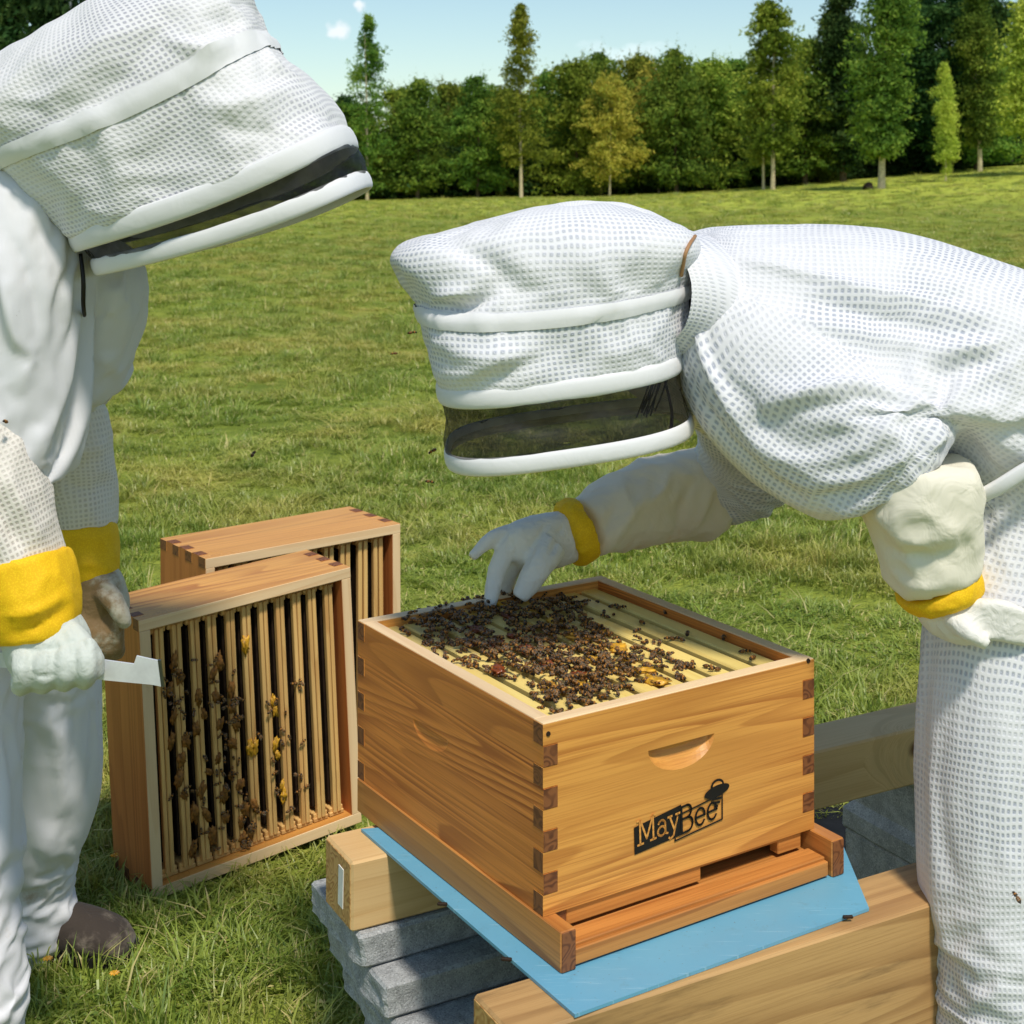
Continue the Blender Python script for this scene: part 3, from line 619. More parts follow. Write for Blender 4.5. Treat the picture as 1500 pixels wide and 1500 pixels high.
        if i >= 7 or i == 0: (root if i == 0 else r)['group'] = 'frames inside the open hive'
build_hive()
# ------------------------------------------------------------ stand: blue sheet, timbers, blocks
def prism(name, pts, z0, z1, mat, parent=None, M_=None):
    n = len(pts); v = [(p[0], p[1], z0) for p in pts] + [(p[0], p[1], z1) for p in pts]
    f = [list(range(n - 1, -1, -1)), list(range(n, 2 * n))] + [(i, (i + 1) % n, (i + 1) % n + n, i + n) for i in range(n)]
    return put(name, mesh(name, v, f, [mat]), parent, M_)
def build_stand():
    z = ZSH + .004
    c = [hit_level(*p, z) for p in ((842, 1486), (1273, 1330), (1234, 1236))]
    e = hit_level(529, 1214, z); far = e + (c[2] - e) * .0 + Vector((.10, .16, 0))
    poly = [c[0], c[1], c[2], c[2] + Vector((-.26, .10, 0)), e]
    o = prism('blue_sheet', poly, ZSH + .0003, z, M['blue']); tag(o, 'light blue plastic sheet lying between the timbers and the hive floor', 'plastic sheet')
    # small twigs of bee glue stuck on its edge become dark tabs
    for (px, py) in ((648, 1326), (742, 1407), (1242, 1345)):
        p = hit_level(px, py, z); t = put('sheet_clip', mesh('sheet_clip', *cbox(.012, .004, .0035, .0008), [M['comb']]), o, T(p.x, p.y, z + .0015) @ RZ(random.uniform(-.3, .3)))
    # timbers
    a = hit_level(515, 1264, ZSH); b = hit_level(1360, 1062, ZSH); dx = (b - a).normalized(); ang = math.atan2(dx.y, dx.x); nrm = Vector((-dx.y, dx.x, 0))
    L = (b - a).length + .25; ctr = a + dx * (L / 2) + nrm * .045
    t = thing('timber', 'pale square pine timber with dark knots carrying the back of the hive', 'timber', (ctr.x, ctr.y, ZSH - .09), ang)
    plank('beam', L, .09, .0895, T(0, 0, .045), M['beam'], t, .003)
    plank('end_face', .0016, .084, .083, T(-L / 2 - .0002, 0, .045), M['beam_end'], t, .0005)
    plank('paper_tag', .0012, .016, .052, T(-L / 2 - .0014, -.012, .046) @ RX(.05), M['paper'], t, .0002)
    a = hit_level(846, 1490, ZSH); b = hit_level(1370, 1322, ZSH); dx2 = (b - a).normalized(); ang2 = math.atan2(dx2.y, dx2.x); n2 = Vector((-dx2.y, dx2.x, 0))
    st = a - dx2 * .075; L2 = (b - st).length + .3; ctr = st + dx2 * (L2 / 2) + n2 * .046
    t = thing('timber', 'deep weathered pine timber under the front edge of the blue sheet', 'timber', (ctr.x, ctr.y, ZSH - .20), ang2)
    plank('beam', L2, .092, .1995, T(0, 0, .10), M['beam2'], t, .003)
    plank('end_face', .0016, .086, .192, T(-L2 / 2 - .0002, 0, .10), M['beam_end'], t, .0005)
    # concrete slabs
    def slab(name, lx, ly, lz, Mx, mat, label, seed, group, rough=.006, ledge=False):
        bm = bmesh.new(); bmesh.ops.create_cube(bm, size=1); 
        for v in bm.verts: v.co = (v.co.x * lx, v.co.y * ly, v.co.z * lz)
        bmesh.ops.bevel(bm, geom=list(bm.edges), offset=.004, segments=1, affect='EDGES')
        bmesh.ops.subdivide_edges(bm, edges=list(bm.edges), cuts=9, use_grid_fill=True)
        for v in bm.verts:
            p = v.co; e = 0
            if p.x < -lx / 2 + .012: e = rough * (1.1 * noise.fractal(p * 22 + Vector((seed, 0, 0)), 1, 2, 5) + .4); v.co.x += -abs(e)
            n = noise.noise(p * 90 + Vector((seed * 3, 0, 0))) * .0012; v.co += Vector((0, -n if p.y < 0 else n, n))
            if ledge and (p.z > lz * .34 or p.z < -lz * .22): v.co.x += -.014 if p.x < 0 else .014; v.co.y += -.012 if p.y < 0 else .012
        me = bpy.data.meshes.new(name); bm.to_mesh(me); bm.free(); me.materials.append(mat); me.polygons.foreach_set('use_smooth', [False] * len(me.polygons))
        o = put(name, me); o.matrix_world = Mx; tag(o, label, 'concrete slab', group); return o
    labs = ['grey split-edge concrete slab directly under the end of the knotted timber', 'grey split-edge concrete slab, second from the top of its stack', 'grey split-edge concrete slab, third from the top of its stack', 'grey split-edge concrete slab, fourth from the top of its stack', 'grey split-edge concrete slab, fifth from the top of its stack', 'thick grey concrete slab at the bottom of its stack']
    zt = ZSH - .0905
    for i, lab in enumerate(labs):
        th = .046 if i < 5 else zt - .003
        fwd = .042 * i; base = hit_level(513, 1340, ZSH - .09)
        c = base + dx * (.178 + .014 * i) + nrm * (.035 - fwd * .9) ; c.z = zt - th / 2
        wy = .17 + .02 * i
        slab('concrete_slab', .37, wy, th - .0015, T(c.x, c.y, c.z) @ RZ(ang + R(1.5 - i)), M['concrete'], lab, i * 7 + 1, 'concrete slabs under the hive stand'); zt -= th
    q = hit_level(1325, 1150, ZSH - .09); c = P(1372, 1130, 2.50)
    top = ZSH - .0905
    o = slab('concrete_block', .19, .20, .150, T(c.x, c.y, top - .0755) @ RZ(ang), M['concrete2'], 'moulded grey concrete block with ledges under the far end of the knotted timber', 31, None, .002, True); o['category'] = 'concrete block'
    o = slab('concrete_block', .21, .22, top - .152, T(c.x, c.y, (top - .152) / 2 - .0005) @ RZ(ang), M['concrete2'], 'plain grey concrete block supporting the moulded ledged block', 32, None, .003); o['category'] = 'concrete block'
    # front support, mostly below the frame
    c2 = ctr; hgt = ZSH - .2015
    for k, (s, lab) in enumerate(((-.30, 'grey concrete pier under the near end of the deep weathered timber'), (.36, 'grey concrete pier under the far end of the deep weathered timber'))):
        p = ctr + dx2 * s; o = slab('concrete_pier', .19, .19, hgt, T(p.x, p.y, hgt / 2) @ RZ(ang2), M['concrete'], lab, 40 + k, None, .003); o['category'] = 'concrete block'
    # thin flat black patch on the ground behind the stand
    pts = [(.40, 2.60), (1.02, 2.66), (1.05, 3.0), (.70, 3.04), (.36, 2.93)]
    o = prism('ground_patch', pts, .004, .012, M['black_patch']); tag(o, 'flat black patch on the grass behind the hive stand', 'ground cloth')
M['paper'] = plain('paper', lin(232, 230, 224), .7, .06, 60)
def concrete(name, col, sc=1):
    s = NT(name); tc = s.new('TexCoord'); co = tc.outputs['Object']
    n = s.noise(co, 40, 6, .7); sp = s.noise(co, 420, 2); 
    c = s.mix(s.smooth(n, .3, .7), tuple(x * .7 for x in col[:3]) + (1,), tuple(x * 1.15 for x in col[:3]) + (1,))
    c = s.mix(s.smooth(sp, .56, .66, 0, .6), c, tuple(x * .4 for x in col[:3]) + (1,)); c = s.mix(s.smooth(sp, .42, .34, 0, .5), c, tuple(min(1, x * 1.6) for x in col[:3]) + (1,))
    return s.fin(c, .92, s.bump(s.math('ADD', sp, n), .6, .002), .15)
M['concrete'] = concrete('blue_grey_concrete', lin(166, 168, 168)); M['concrete2'] = concrete('grey_concrete', lin(204, 204, 200))
build_stand()
# ------------------------------------------------------------ boxes standing on their sides
SUP = {}
def build_super(name, label, base, yaw, roll, W, D, Hh, wall_m, nfr, dark, flab, grp, q0=.0048, bw=.0080):
    """opening faces local -y; x across, z up, y depth; base = lower left corner of the opening"""
    Mx = T(*base) @ RZ(yaw) @ RY(roll)
    bx = thing(name, label, 'hive box'); bx.matrix_world = Mx
    t = .021; rows = 7; 
    # top and bottom walls (x along), side walls (z along) all with finger joints
    def wallp(L, even, mats):
        return wall_mesh(L, even, mats, rows=rows, h=D, t=t)
    # wall mesh local: x length, y thickness, z box depth -> rotate so its z runs along +y of the box
    Mt = RX(R(-90))                       # (x,y,z)->(x, z, -y)
    put('wall', wallp(W, True, [M['super'], M['end']]), bx, T(0, 0, Hh) @ Mt)          # top board: thickness goes down
    put('wall', wallp(W, True, [M['super'], M['end']]), bx, T(0, 0, t) @ Mt)
    Ms = RY(R(-90)) @ RX(R(-90))          # x->z, thickness -> x
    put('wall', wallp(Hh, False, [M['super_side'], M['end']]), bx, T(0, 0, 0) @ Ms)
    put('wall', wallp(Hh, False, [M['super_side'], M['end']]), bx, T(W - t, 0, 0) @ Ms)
    for (x, z, lx, rot) in ((W / 2, Hh - t / 2, W, 0), (W / 2, t / 2, W, 0)): plank('rim_edge', lx, .002, t - .001, T(x, -.0006, z), M['rim'], bx, .0006)
    for x in (t / 2, W - t / 2): plank('rim_edge', Hh - 2 * t, .002, t - .001, T(x, -.0006, Hh / 2) @ RY(R(90)), M['rim'], bx, .0006)
    pitch = (W - 2 * t - .01) / nfr; root = None
    for i in range(nfr):
        x = t + .005 + pitch * (i + .5); lab = (flab[0] if (i < dark) else flab[1]) % ORD[i]
        mw = Mx @ T(x, .014, 0)
        if root is None:
            root = thing('comb_frame', lab, 'hive frame', group=grp); root.matrix_world = mw
            for q in (-q0, q0): plank('bottom_bar', Hh - 2 * t - .016, bw, .011, T(q, .006, Hh / 2) @ RY(R(90)) @ RX(R(90)), M['bar'], root, .0012)
            for z in (t + .012, Hh - t - .012): plank('side_bar', .030, .010, D - .05, T(0, (D - .05) / 2 + .006, z) @ RX(R(90)), M['bar'], root)
            for z in (t + .005, Hh - t - .005): plank('bar_end', .032, .008, .008, T(0, .008, z), M['bar'], root)
            plank('comb', Hh - 2 * t - .05, .021, D - .07, T(0, (D - .07) / 2 + .016, Hh / 2) @ RY(R(90)) @ RX(R(90)), M['comb'], root, .002)
            plank('top_bar', Hh - 2 * t - .01, .026, .010, T(0, D - .035, Hh / 2) @ RY(R(90)) @ RX(R(90)), M['bar'], root)
        else:
            r = copy_tree(root); r.matrix_world = mw @ RY(random.uniform(-.004, .004)); r['label'] = lab
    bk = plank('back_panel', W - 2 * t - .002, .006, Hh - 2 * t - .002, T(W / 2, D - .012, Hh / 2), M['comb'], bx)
    SUP[label] = Mx; return bx, Mx
s1, M1 = build_super('hive_box', 'wooden hive box standing on its side in the grass, frames smeared with bees and wax', (-.640, 2.64, 0), R(38), R(-3.0), .438, .168, .505, None, 11, 8,
    ('waxy frame with bees in the bee covered upright box, %s from the hive tool', 'cleaner pale frame in the bee covered upright box, %s from the hive tool'), 'frames in the bee covered upright box')
s2, M2 = build_super('hive_box', 'clean wooden hive box standing on its side behind the bee covered upright box', (-.626, 3.04, 0), R(38), R(-.3), .478, .215, .505, None, 10, 10,
    ('pale double barred frame in the clean upright box, %s from its outer side wall', '%s'), 'frames in the clean upright box', .0072, .0105)
# ------------------------------------------------------------ bees, wax and bee glue
def bee_mesh():
    v, f, mi = [], [], []
    def blob(prof, seg=7):
        k0 = len(v)
        for (x, r, z, m) in prof:
            for i in range(seg): a = i * 6.2832 / seg; v.append((x, r * math.cos(a), z + r * .9 * math.sin(a)))
        for j in range(len(prof) - 1):
            for i in range(seg): f.append((k0 + j * seg + i, k0 + j * seg + (i + 1) % seg, k0 + (j + 1) * seg + (i + 1) % seg, k0 + (j + 1) * seg + i)); mi.append(prof[j][3])
    k = .001
    blob([(7.4 * k, .3 * k, 2.6 * k, 0), (6.9 * k, 1.2 * k, 2.6 * k, 0), (5.9 * k, 1.7 * k, 2.9 * k, 0), (5.0 * k, .7 * k, 3 * k, 0)])
    blob([(5.1 * k, .7 * k, 3 * k, 1), (4.3 * k, 1.9 * k, 3.1 * k, 1), (2.9 * k, 2.1 * k, 3.2 * k, 0), (1.6 * k, 1.3 * k, 3 * k, 0), (1.1 * k, .5 * k, 2.9 * k, 0)])
    ab = [(1.2, .5, 0), (.4, 1.7, 1), (-.5, 2.15, 0), (-1.3, 2.3, 1), (-2.0, 2.3, 0), (-2.9, 2.2, 1), (-3.5, 2.0, 0), (-4.6, 1.5, 0), (-5.6, .8, 0), (-6.3, .1, 0)]
    blob([(x * k, r * k, (2.9 - .12 * (1.2 - x)) * k, m) for x, r, m in ab])
    for s in (1, -1):
        i = len(v); v.extend([(3.2 * k, s * .8 * k, 5 * k), (-1 * k, s * 2.7 * k, 5.0 * k), (-5.4 * k, s * 3.0 * k, 4.6 * k), (-5.2 * k, s * 1.0 * k, 4.9 * k)]); f.append((i, i + 1, i + 2, i + 3)); mi.append(2)
        for (x, dx) in ((4.4, 2.0), (3.3, .2), (2.2, -2.4)):
            i = len(v); v.extend([(x * k, s * 1.2 * k, 2.2 * k), ((x + .5) * k, s * 1.2 * k, 2.2 * k), ((x + dx * .6 + .4) * k, s * 3.2 * k, 2.4 * k), ((x + dx * .6) * k, s * 3.2 * k, 2.4 * k), ((x + dx) * k, s * 4.2 * k, 0)])
            f.extend([(i, i + 1, i + 2, i + 3), (i + 2, i + 3, i + 4)]); mi.extend([0, 0])
        i = len(v); v.extend([(7 * k, s * .5 * k, 3 * k), (7.2 * k, s * .8 * k, 3 * k), (9 * k, s * 1.6 * k, 3.2 * k)]); f.append((i, i + 1, i + 2)); mi.append(0)
    return v, f, mi
M['bee_dark'] = plain('bee_dark', lin(50, 36, 21), .5, .3, 500, .4); M['bee_amber'] = plain('bee_amber', lin(152, 102, 42), .6, .35, 500, .3)
def wing():
    s = NT('bee_wing'); tr = s.new('BsdfTransparent'); mx = s.new('MixShader'); mx.inputs[0].default_value = .25
    s.fin((.36, .28, .18, 1), .35); s.link(tr.outputs[0], mx.inputs[1]); s.link(s.b.outputs[0], mx.inputs[2]); s.link(mx.outputs[0], s.out.inputs[0]); return s.m
M['wing'] = wing()
BV, BF, BMI = bee_mesh(); BEE = mesh('honey_bee', BV, BF, [M['bee_dark'], M['bee_amber'], M['wing']], BMI, smooth=True)
def bee(Mx, label, group):
    o = put('honey_bee', BEE); o.matrix_world = Mx; tag(o, label, 'bee', group); return o
def inpoly(x, y, poly):
    c = False; j = len(poly) - 1
    for i in range(len(poly)):
        (xi, yi), (xj, yj) = poly[i], poly[j]
        if (yi > y) != (yj > y) and x < (xj - xi) * (y - yi) / (yj - yi) + xi: c = not c
        j = i
    return c
def wax_lump(px_pts, mat, name, plane, size, seed, parent=None):
    pass
def lump(r, seed, squash=.45, stretch=1.0):
    bm = bmesh.new(); bmesh.ops.create_icosphere(bm, subdivisions=3, radius=1)
    for v in bm.verts:
        n = .75 + .9 * abs(noise.noise(v.co * 2.7 + Vector((0, seed * 1.7, 0)))) + .45 * noise.noise(v.co * 9 + Vector((seed, 0, 5))) + .55 * noise.noise(v.co * 1.9 + Vector((seed * 3.1, 0, 0))) + .25 * noise.noise(v.co * 5 + Vector((seed, 2, 0))); v.co = Vector((v.co.x * r * stretch * n, v.co.y * r * n, v.co.z * r * squash * n))
    vs = [v.co.copy() for v in bm.verts]; fs = [[v.index for v in q.verts] for q in bm.faces]; bm.free(); return vs, fs
def build_bees():
    r = random.Random(5); zb = ZT - .010
    mass = [(556, 912), (640, 888), (722, 872), (800, 868), (872, 880), (905, 905), (960, 938), (1020, 972), (1000, 998), (930, 1010), (880, 1030), (826, 1052), (788, 1042), (765, 1012), (700, 985), (650, 968), (600, 942)]
    core = [(585, 915), (640, 900), (740, 878), (830, 885), (900, 930), (950, 965), (930, 1000), (850, 1035), (800, 1035), (770, 1000), (680, 955)]
    # burr comb and bee glue on the bars: irregular ridges, each a lump of its own
    k = 0
    for (mat, nm, lab, grp, spots) in (
        ('propolis', 'bee_glue', 'reddish brown ridge of bee glue on the crowded frame tops', 'ridges of bee glue on the open hive',
         [(700, 925), (725, 945), (752, 935), (770, 955), (800, 975), (815, 968), (745, 905), (730, 985), (850, 992), (690, 945)]),
        ('wax', 'burr_comb', 'bright yellow lump of burr comb among bees on the frame tops', 'lumps of yellow comb on the open hive',
         [(815, 915), (850, 938), (838, 930), (905, 952), (920, 968), (870, 970), (900, 985), (960, 1000), (780, 900), (690, 902), (735, 888), (850, 1005), (880, 925), (945, 985), (805, 1010), (770, 920)])):
        for (px, py) in spots:
            q = hit_level(px, py, zb); v, f = lump(r.uniform(.006, .010), k, .5, r.uniform(1.2, 2.4)); k += 1
            o = put(nm, mesh(nm, v, f, [M[mat]], smooth=True)); o.matrix_world = T(q.x, q.y, zb + .003) @ RZ(YAW + R(90) + r.gauss(0, .4)); tag(o, lab, 'bee glue' if mat == 'propolis' else 'burr comb', grp)
    n = 0; made = []; extra = []
    while n < 960:
        px, py = r.uniform(550, 1030), r.uniform(865, 1055)
        c = inpoly(px, py, core)
        if not inpoly(px, py, mass) or (not c and r.random() < .62) or noise.noise((px * .017, py * .03, 2.)) < -.42 + .12 * r.random(): continue
        q = hit_level(px, py, zb); h = zb + (r.uniform(-.002, .012) if c else r.uniform(-.004, .003))
        m = T(q.x, q.y, h) @ RZ(YAW + R(90) + r.choice((0, math.pi)) + r.gauss(0, .7)) @ RY(r.gauss(0, .22)) @ RX(r.gauss(0, .2)) @ Matrix.Scale(r.uniform(.98, 1.26), 4)
        n += 1; (made if n <= 195 else extra).append(m)
    for m in made: bee(m, 'honey bee crawling in the crowd on the frame tops of the open hive', 'bees crowding the open hive')
    v, f, mi = [], [], []; bv = np.array(BV)
    for m in extra:
        k = len(v); a = np.array(m); v += (bv @ a[:3, :3].T + a[:3, 3]).tolist(); f += [tuple(i + k for i in q) for q in BF]; mi += BMI
    o = put('bee_cluster', mesh('bee_cluster', v, f, [M['bee_dark'], M['bee_amber'], M['wing']], mi, smooth=True)); tag(o, 'dense mass of dark honey bees over the middle frames of the open hive', 'bees', kind='stuff')
    for (px, py) in ((898, 891), (909, 893), (974, 900), (1007, 932), (997, 940), (1060, 938), (1119, 947), (966, 945), (982, 939), (1010, 978), (1037, 980), (1048, 984), (1103, 967), (940, 915), (1090, 958)):
        q = hit_level(px, py, zb); bee(T(q.x, q.y, zb + .0005) @ RZ(r.uniform(0, 6.28)) @ Matrix.Scale(1.25, 4), 'honey bee walking apart from the crowd on the clean yellow bars', 'bees on the clean yellow bars')
    # bees and wax on the upright box
    Mi = M1.inverted()
    def on_super(px, py, y=.016):
        c = Mi @ Vector((0, 0, H)); d = Mi.to_3x3() @ ray(px, py); q = c + d * ((y - c.y) / d.y); return q
    clumps = [(254, 970), (321, 970), (254, 1048), (287, 1067), (340, 1037), (340, 1089), (265, 1112), (319, 1110), (338, 1134), (295, 1157), (269, 1164), (328, 1164), (351, 1149), (330, 1198), (355, 1227), (302, 1194), (282, 1242), (262, 990), (290, 1020), (316, 1020), (352, 1205), (358, 1185), (248, 1010), (306, 1130), (312, 985), (272, 1085), (284, 1190), (345, 1060), (310, 1222), (262, 1140), (298, 1045), (338, 1010), (372, 1180), (366, 1220), (250, 1085), (322, 1060)]
    k = 0
    for (px, py) in clumps:
        q = on_super(px, py); v, f = lump(r.uniform(.005, .0085), k + 50, .42, r.uniform(1.4, 2.6)); k += 1
        o = put('brown_comb', mesh('brown_comb', v, f, [M['browncomb']], smooth=True)); o.matrix_world = M1 @ T(q.x, .014, q.z) @ RX(R(90)) @ RZ(R(90) + r.gauss(0, .3)); tag(o, 'brown lump of broken comb stuck across bars of the bee covered upright box', 'burr comb', 'brown comb lumps on the upright box')
    for (px, py) in ((399, 1026), (403, 1089), (414, 1164), (373, 1093), (358, 944), (402, 1040), (405, 1105), (412, 1150), (366, 1096)):
        q = on_super(px, py); v, f = lump(r.uniform(.0045, .0075), k + 90, .6, r.uniform(1.4, 2.6)); k += 1
        o = put('yellow_comb', mesh('yellow_comb', v, f, [M['wax']], smooth=True)); o.matrix_world = M1 @ T(q.x, .013, q.z) @ RX(R(90)) @ RZ(R(90) + r.gauss(0, .25)); tag(o, 'bright yellow smear of comb on bars of the bee covered upright box', 'burr comb', 'yellow comb smears on the upright box')
    n = 0
    while n < 100:
        if n < 78: a, b = r.choice(clumps); px, py = a + r.gauss(0, 13), b + r.gauss(0, 20)
        else: px, py = r.uniform(380, 450), r.uniform(1000, 1230)
        q = on_super(px, py, .012)
        if not (.03 < q.x < .41 and .03 < q.z < .47): continue
        n += 1; m = M1 @ T(q.x, r.uniform(.008, .016), q.z) @ RX(R(90)) @ RZ(r.uniform(0, 6.28)) @ RY(r.gauss(0, .3)) @ RX(r.gauss(0, .3)) @ Matrix.Scale(r.uniform(1.1, 1.35), 4)
        bee(m, 'honey bee clinging to the bars of the upright box', 'bees on the upright box')
    for (px, py, d, lab) in ((371, 668, 2.2, 'honey bee flying over the grass between the two beekeepers'), (603, 490, 2.3, 'honey bee flying close to the folded end of the bending beekeeper\'s hood'), (635, 663, 2.1, 'honey bee flying just outside the black veil window'), (628, 708, 2.4, 'honey bee flying low beside the rim of the bending beekeeper\'s hood'),
                             (24, 463, 1.95, 'honey bee flying before the standing beekeeper\'s white shoulder'), (8, 621, 1.93, 'honey bee flying before the standing beekeeper\'s white elbow'), (1489, 1318, 1.66, 'honey bee flying before the bending beekeeper\'s trouser leg'), (578, 520, 2.9, 'honey bee flying far out over the lawn near the bending beekeeper\'s hood')):
        bee(T(*P(px, py, d)) @ RZ(r.uniform(0, 6.28)) @ RY(r.uniform(-.5, .5)) @ Matrix.Scale(1.15, 4), lab, None)
M['browncomb'] = plain('brown_comb', lin(138, 92, 38), .6, .55, 120, .35, .7, 260)
build_bees()

build_grass([(M1, -.004, .449, -.006, .17), (M2, -.004, .48, -.006, .217), (T(*P(38, 1389, 2.48).xy, 0), -.10, .19, -.05, .05), (T(*P(-50, 1595, 2.1).xy, 0), -.1, .2, -.05, .05)])
# ------------------------------------------------------------ people
def catmull(A, sub):
    A = np.asarray(A, float); n = len(A); out = []
    for i in range(n - 1):
        p0, p1, p2, p3 = A[max(i - 1, 0)], A[i], A[i + 1], A[min(i + 2, n - 1)]
        for k in range(sub):
            t = k / sub; out.append(.5 * ((2 * p1) + (-p0 + p2) * t + (2 * p0 - 5 * p1 + 4 * p2 - p3) * t * t + (-p0 + 3 * p1 - 3 * p2 + p3) * t ** 3))
    out.append(A[-1]); return np.array(out)
def loft(ctrl, seg=28, sub=5, p=2.2, cap=True, period=.0092):
    """ctrl rows: photo column, row, depth, half width seen (photo px), half depth (m) -> verts, faces, uv per loop"""
    C = []
    for (px, py, d, ra, rb) in ctrl: q = P(px, py, d); C.append((q.x, q.y, q.z, ra * d / F, rb))
    C = catmull(C, sub); n = len(C); V = []; vlen = np.concatenate([[0], np.cumsum(np.linalg.norm(np.diff(C[:, :3], axis=0), axis=1))])
    th = np.arange(seg) * 2 * np.pi / seg; ct, st = np.cos(th), np.sin(th); ex = 2 / p
    cs, sn = np.sign(ct) * np.abs(ct) ** ex, np.sign(st) * np.abs(st) ** ex
    circ = round(np.mean(2 * np.pi * np.sqrt((C[:, 3] ** 2 + C[:, 4] ** 2) / 2)) / period) * period
    pe = None
    for i in range(n):
        t = C[min(i + 1, n - 1), :3] - C[max(i - 1, 0), :3]; t /= np.linalg.norm(t)
        e1 = np.cross(t, (0, 1., 0)); 
        if np.linalg.norm(e1) < .15: e1 = pe
        e1 /= np.linalg.norm(e1); pe = e1; e2 = np.cross(e1, t)
        V.append(C[i, :3] + np.outer(cs * C[i, 3], e1) + np.outer(sn * C[i, 4], e2))
    V = np.concatenate(V); fc, uv = [], []
    for j in range(n - 1):
        for i in range(seg):
            k = (i + 1) % seg; fc.append((j * seg + i, j * seg + k, (j + 1) * seg + k, (j + 1) * seg + i))
            u0, u1 = i / seg * circ, (i + 1) / seg * circ; uv += [(u0, vlen[j]), (u1, vlen[j]), (u1, vlen[j + 1]), (u0, vlen[j + 1])]
    if cap:
        for r, (s, d) in ((0, (0, -1)), (n - 1, (n - 1, 1))):
            k = len(V); V = np.vstack([V, C[r, :3] + 0]); 
            for i in range(seg): fc.append((r * seg + (i + 1) % seg, r * seg + i, k) if r == 0 else (r * seg + i, r * seg + (i + 1) % seg, k)); uv += [(0, vlen[r])] * 3
    return V, fc, uv
def remesh(parts, voxel=.008, smooth=6):
    V, Fc = [], []; k = 0
    for (v, f, u) in parts: V.append(v); Fc += [tuple(i + k for i in q) for q in f]; k += len(v)
    me = mesh('tmp', np.concatenate(V), Fc); o = bpy.data.objects.new('tmp', me); scene.collection.objects.link(o)
    m = o.modifiers.new('r', 'REMESH'); m.mode = 'VOXEL'; m.voxel_size = voxel
    dg = bpy.context.evaluated_depsgraph_get(); r = bpy.data.meshes.new_from_object(o.evaluated_get(dg)); bpy.data.objects.remove(o)
    n = len(r.vertices); co = np.empty(n * 3); r.vertices.foreach_get('co', co); co = co.reshape(-1, 3)
    fs = [tuple(p.vertices) for p in r.polygons]; bpy.data.meshes.remove(r)
    return smooth_co(co, fs, smooth), fs
def edges_of(fs):
    a = np.concatenate([np.array([(q[i], q[(i + 1) % len(q)]) for i in range(len(q))]) for q in ([f for f in fs if len(f) == 4], [f for f in fs if len(f) == 3]) for q in q]) if False else np.array([(q[i], q[(i + 1) % len(q)]) for q in fs for i in range(len(q))])
    return a
def smooth_co(co, fs, it, lam=.5):
    if it == 0: return co
    e = edges_of(fs); n = len(co); cnt = np.bincount(e[:, 0], minlength=n) + np.bincount(e[:, 1], minlength=n); cnt = np.maximum(cnt, 1)[:, None]
    for _ in range(it):
        acc = np.zeros_like(co)
        for ax in range(3): acc[:, ax] = np.bincount(e[:, 0], co[e[:, 1], ax], n) + np.bincount(e[:, 1], co[e[:, 0], ax], n)
        co = co + lam * (acc / cnt - co)
    return co
def normals_of(co, fs):
    q = np.array([(f[0], f[1], f[2], f[-1]) for f in fs]); nn = np.cross(co[q[:, 2]] - co[q[:, 0]], co[q[:, 3]] - co[q[:, 1]]); out = np.zeros_like(co)
    for i in range(4): np.add.at(out, q[:, i], nn)
    return out / (np.linalg.norm(out, axis=1)[:, None] + 1e-12)
def transfer_uv(co, fs, parts):
    trees = [BVHTree.FromPolygons([tuple(x) for x in v], f) for v, f, u in parts]; offs = []
    for v, f, u in parts: offs.append(np.concatenate([[0], np.cumsum([len(q) for q in f])]))
    uv = []
    for q in fs:
        c = Vector(co[list(q)].mean(axis=0)); best = min(range(len(parts)), key=lambda i: (trees[i].find_nearest(c)[3]))
        v, f, u = parts[best]; base = None
        for vi in q:
            loc, nn, fi, ds = trees[best].find_nearest(Vector(co[vi])); face = f[fi]; o = offs[best][fi]
            if len(face) == 4:
                a, b, d = v[face[0]], v[face[1]], v[face[3]]; e1, e2 = b - a, d - a; r = np.array(loc) - a
                s = np.clip(np.dot(r, e1) / (np.dot(e1, e1) + 1e-12), 0, 1); t = np.clip(np.dot(r, e2) / (np.dot(e2, e2) + 1e-12), 0, 1)
                ua, ub, ud = u[o], u[o + 1], u[o + 3]; w = (ua[0] + s * (ub[0] - ua[0]), ua[1] + t * (ud[1] - ua[1]))
            else: w = u[o]
            if base is None: base = w
            else:
                span = parts[best][3] if len(parts[best]) > 3 else None
            uv.append(w)
        k = len(q); us = [x[0] for x in uv[-k:]]
        if max(us) - min(us) > .12:                       # across the wrap seam of the loft
            m = max(x[0] for x in u); uv[-k:] = [(x[0] + (m if x[0] < m / 2 else 0), x[1]) for x in uv[-k:]]
    return uv
def fold(co, nr, bvh, pts, width, amp):
    """press a crease or raise a fold along a line over the cloth (photo points cast onto the surface)"""
    L = []
    c = Vector((0, 0, H))
    for (px, py) in pts:
        h = bvh.ray_cast(c, ray(px, py).normalized())
        if h[0] is not None: L.append(np.array(h[0]))
    if len(L) < 2: return co
    L = catmull(np.array(L), 6); best = np.full(len(co), 1e9); tt = np.zeros(len(co)); n = len(L) - 1
    for i in range(n):
        a, b = L[i], L[i + 1]; ab = b - a; t = np.clip(((co - a) @ ab) / (ab @ ab + 1e-12), 0, 1); d = np.linalg.norm(co - (a + t[:, None] * ab), axis=1)
        k = d < best; best[k] = d[k]; tt[k] = ((i + t) / n)[k]
    amp *= 1.55; width *= .8
    taper = np.sin(np.clip(tt, .04, .96) * np.pi) ** .6
    return co + nr * (amp * taper * np.exp(-(best / width) ** 1.25))[:, None]
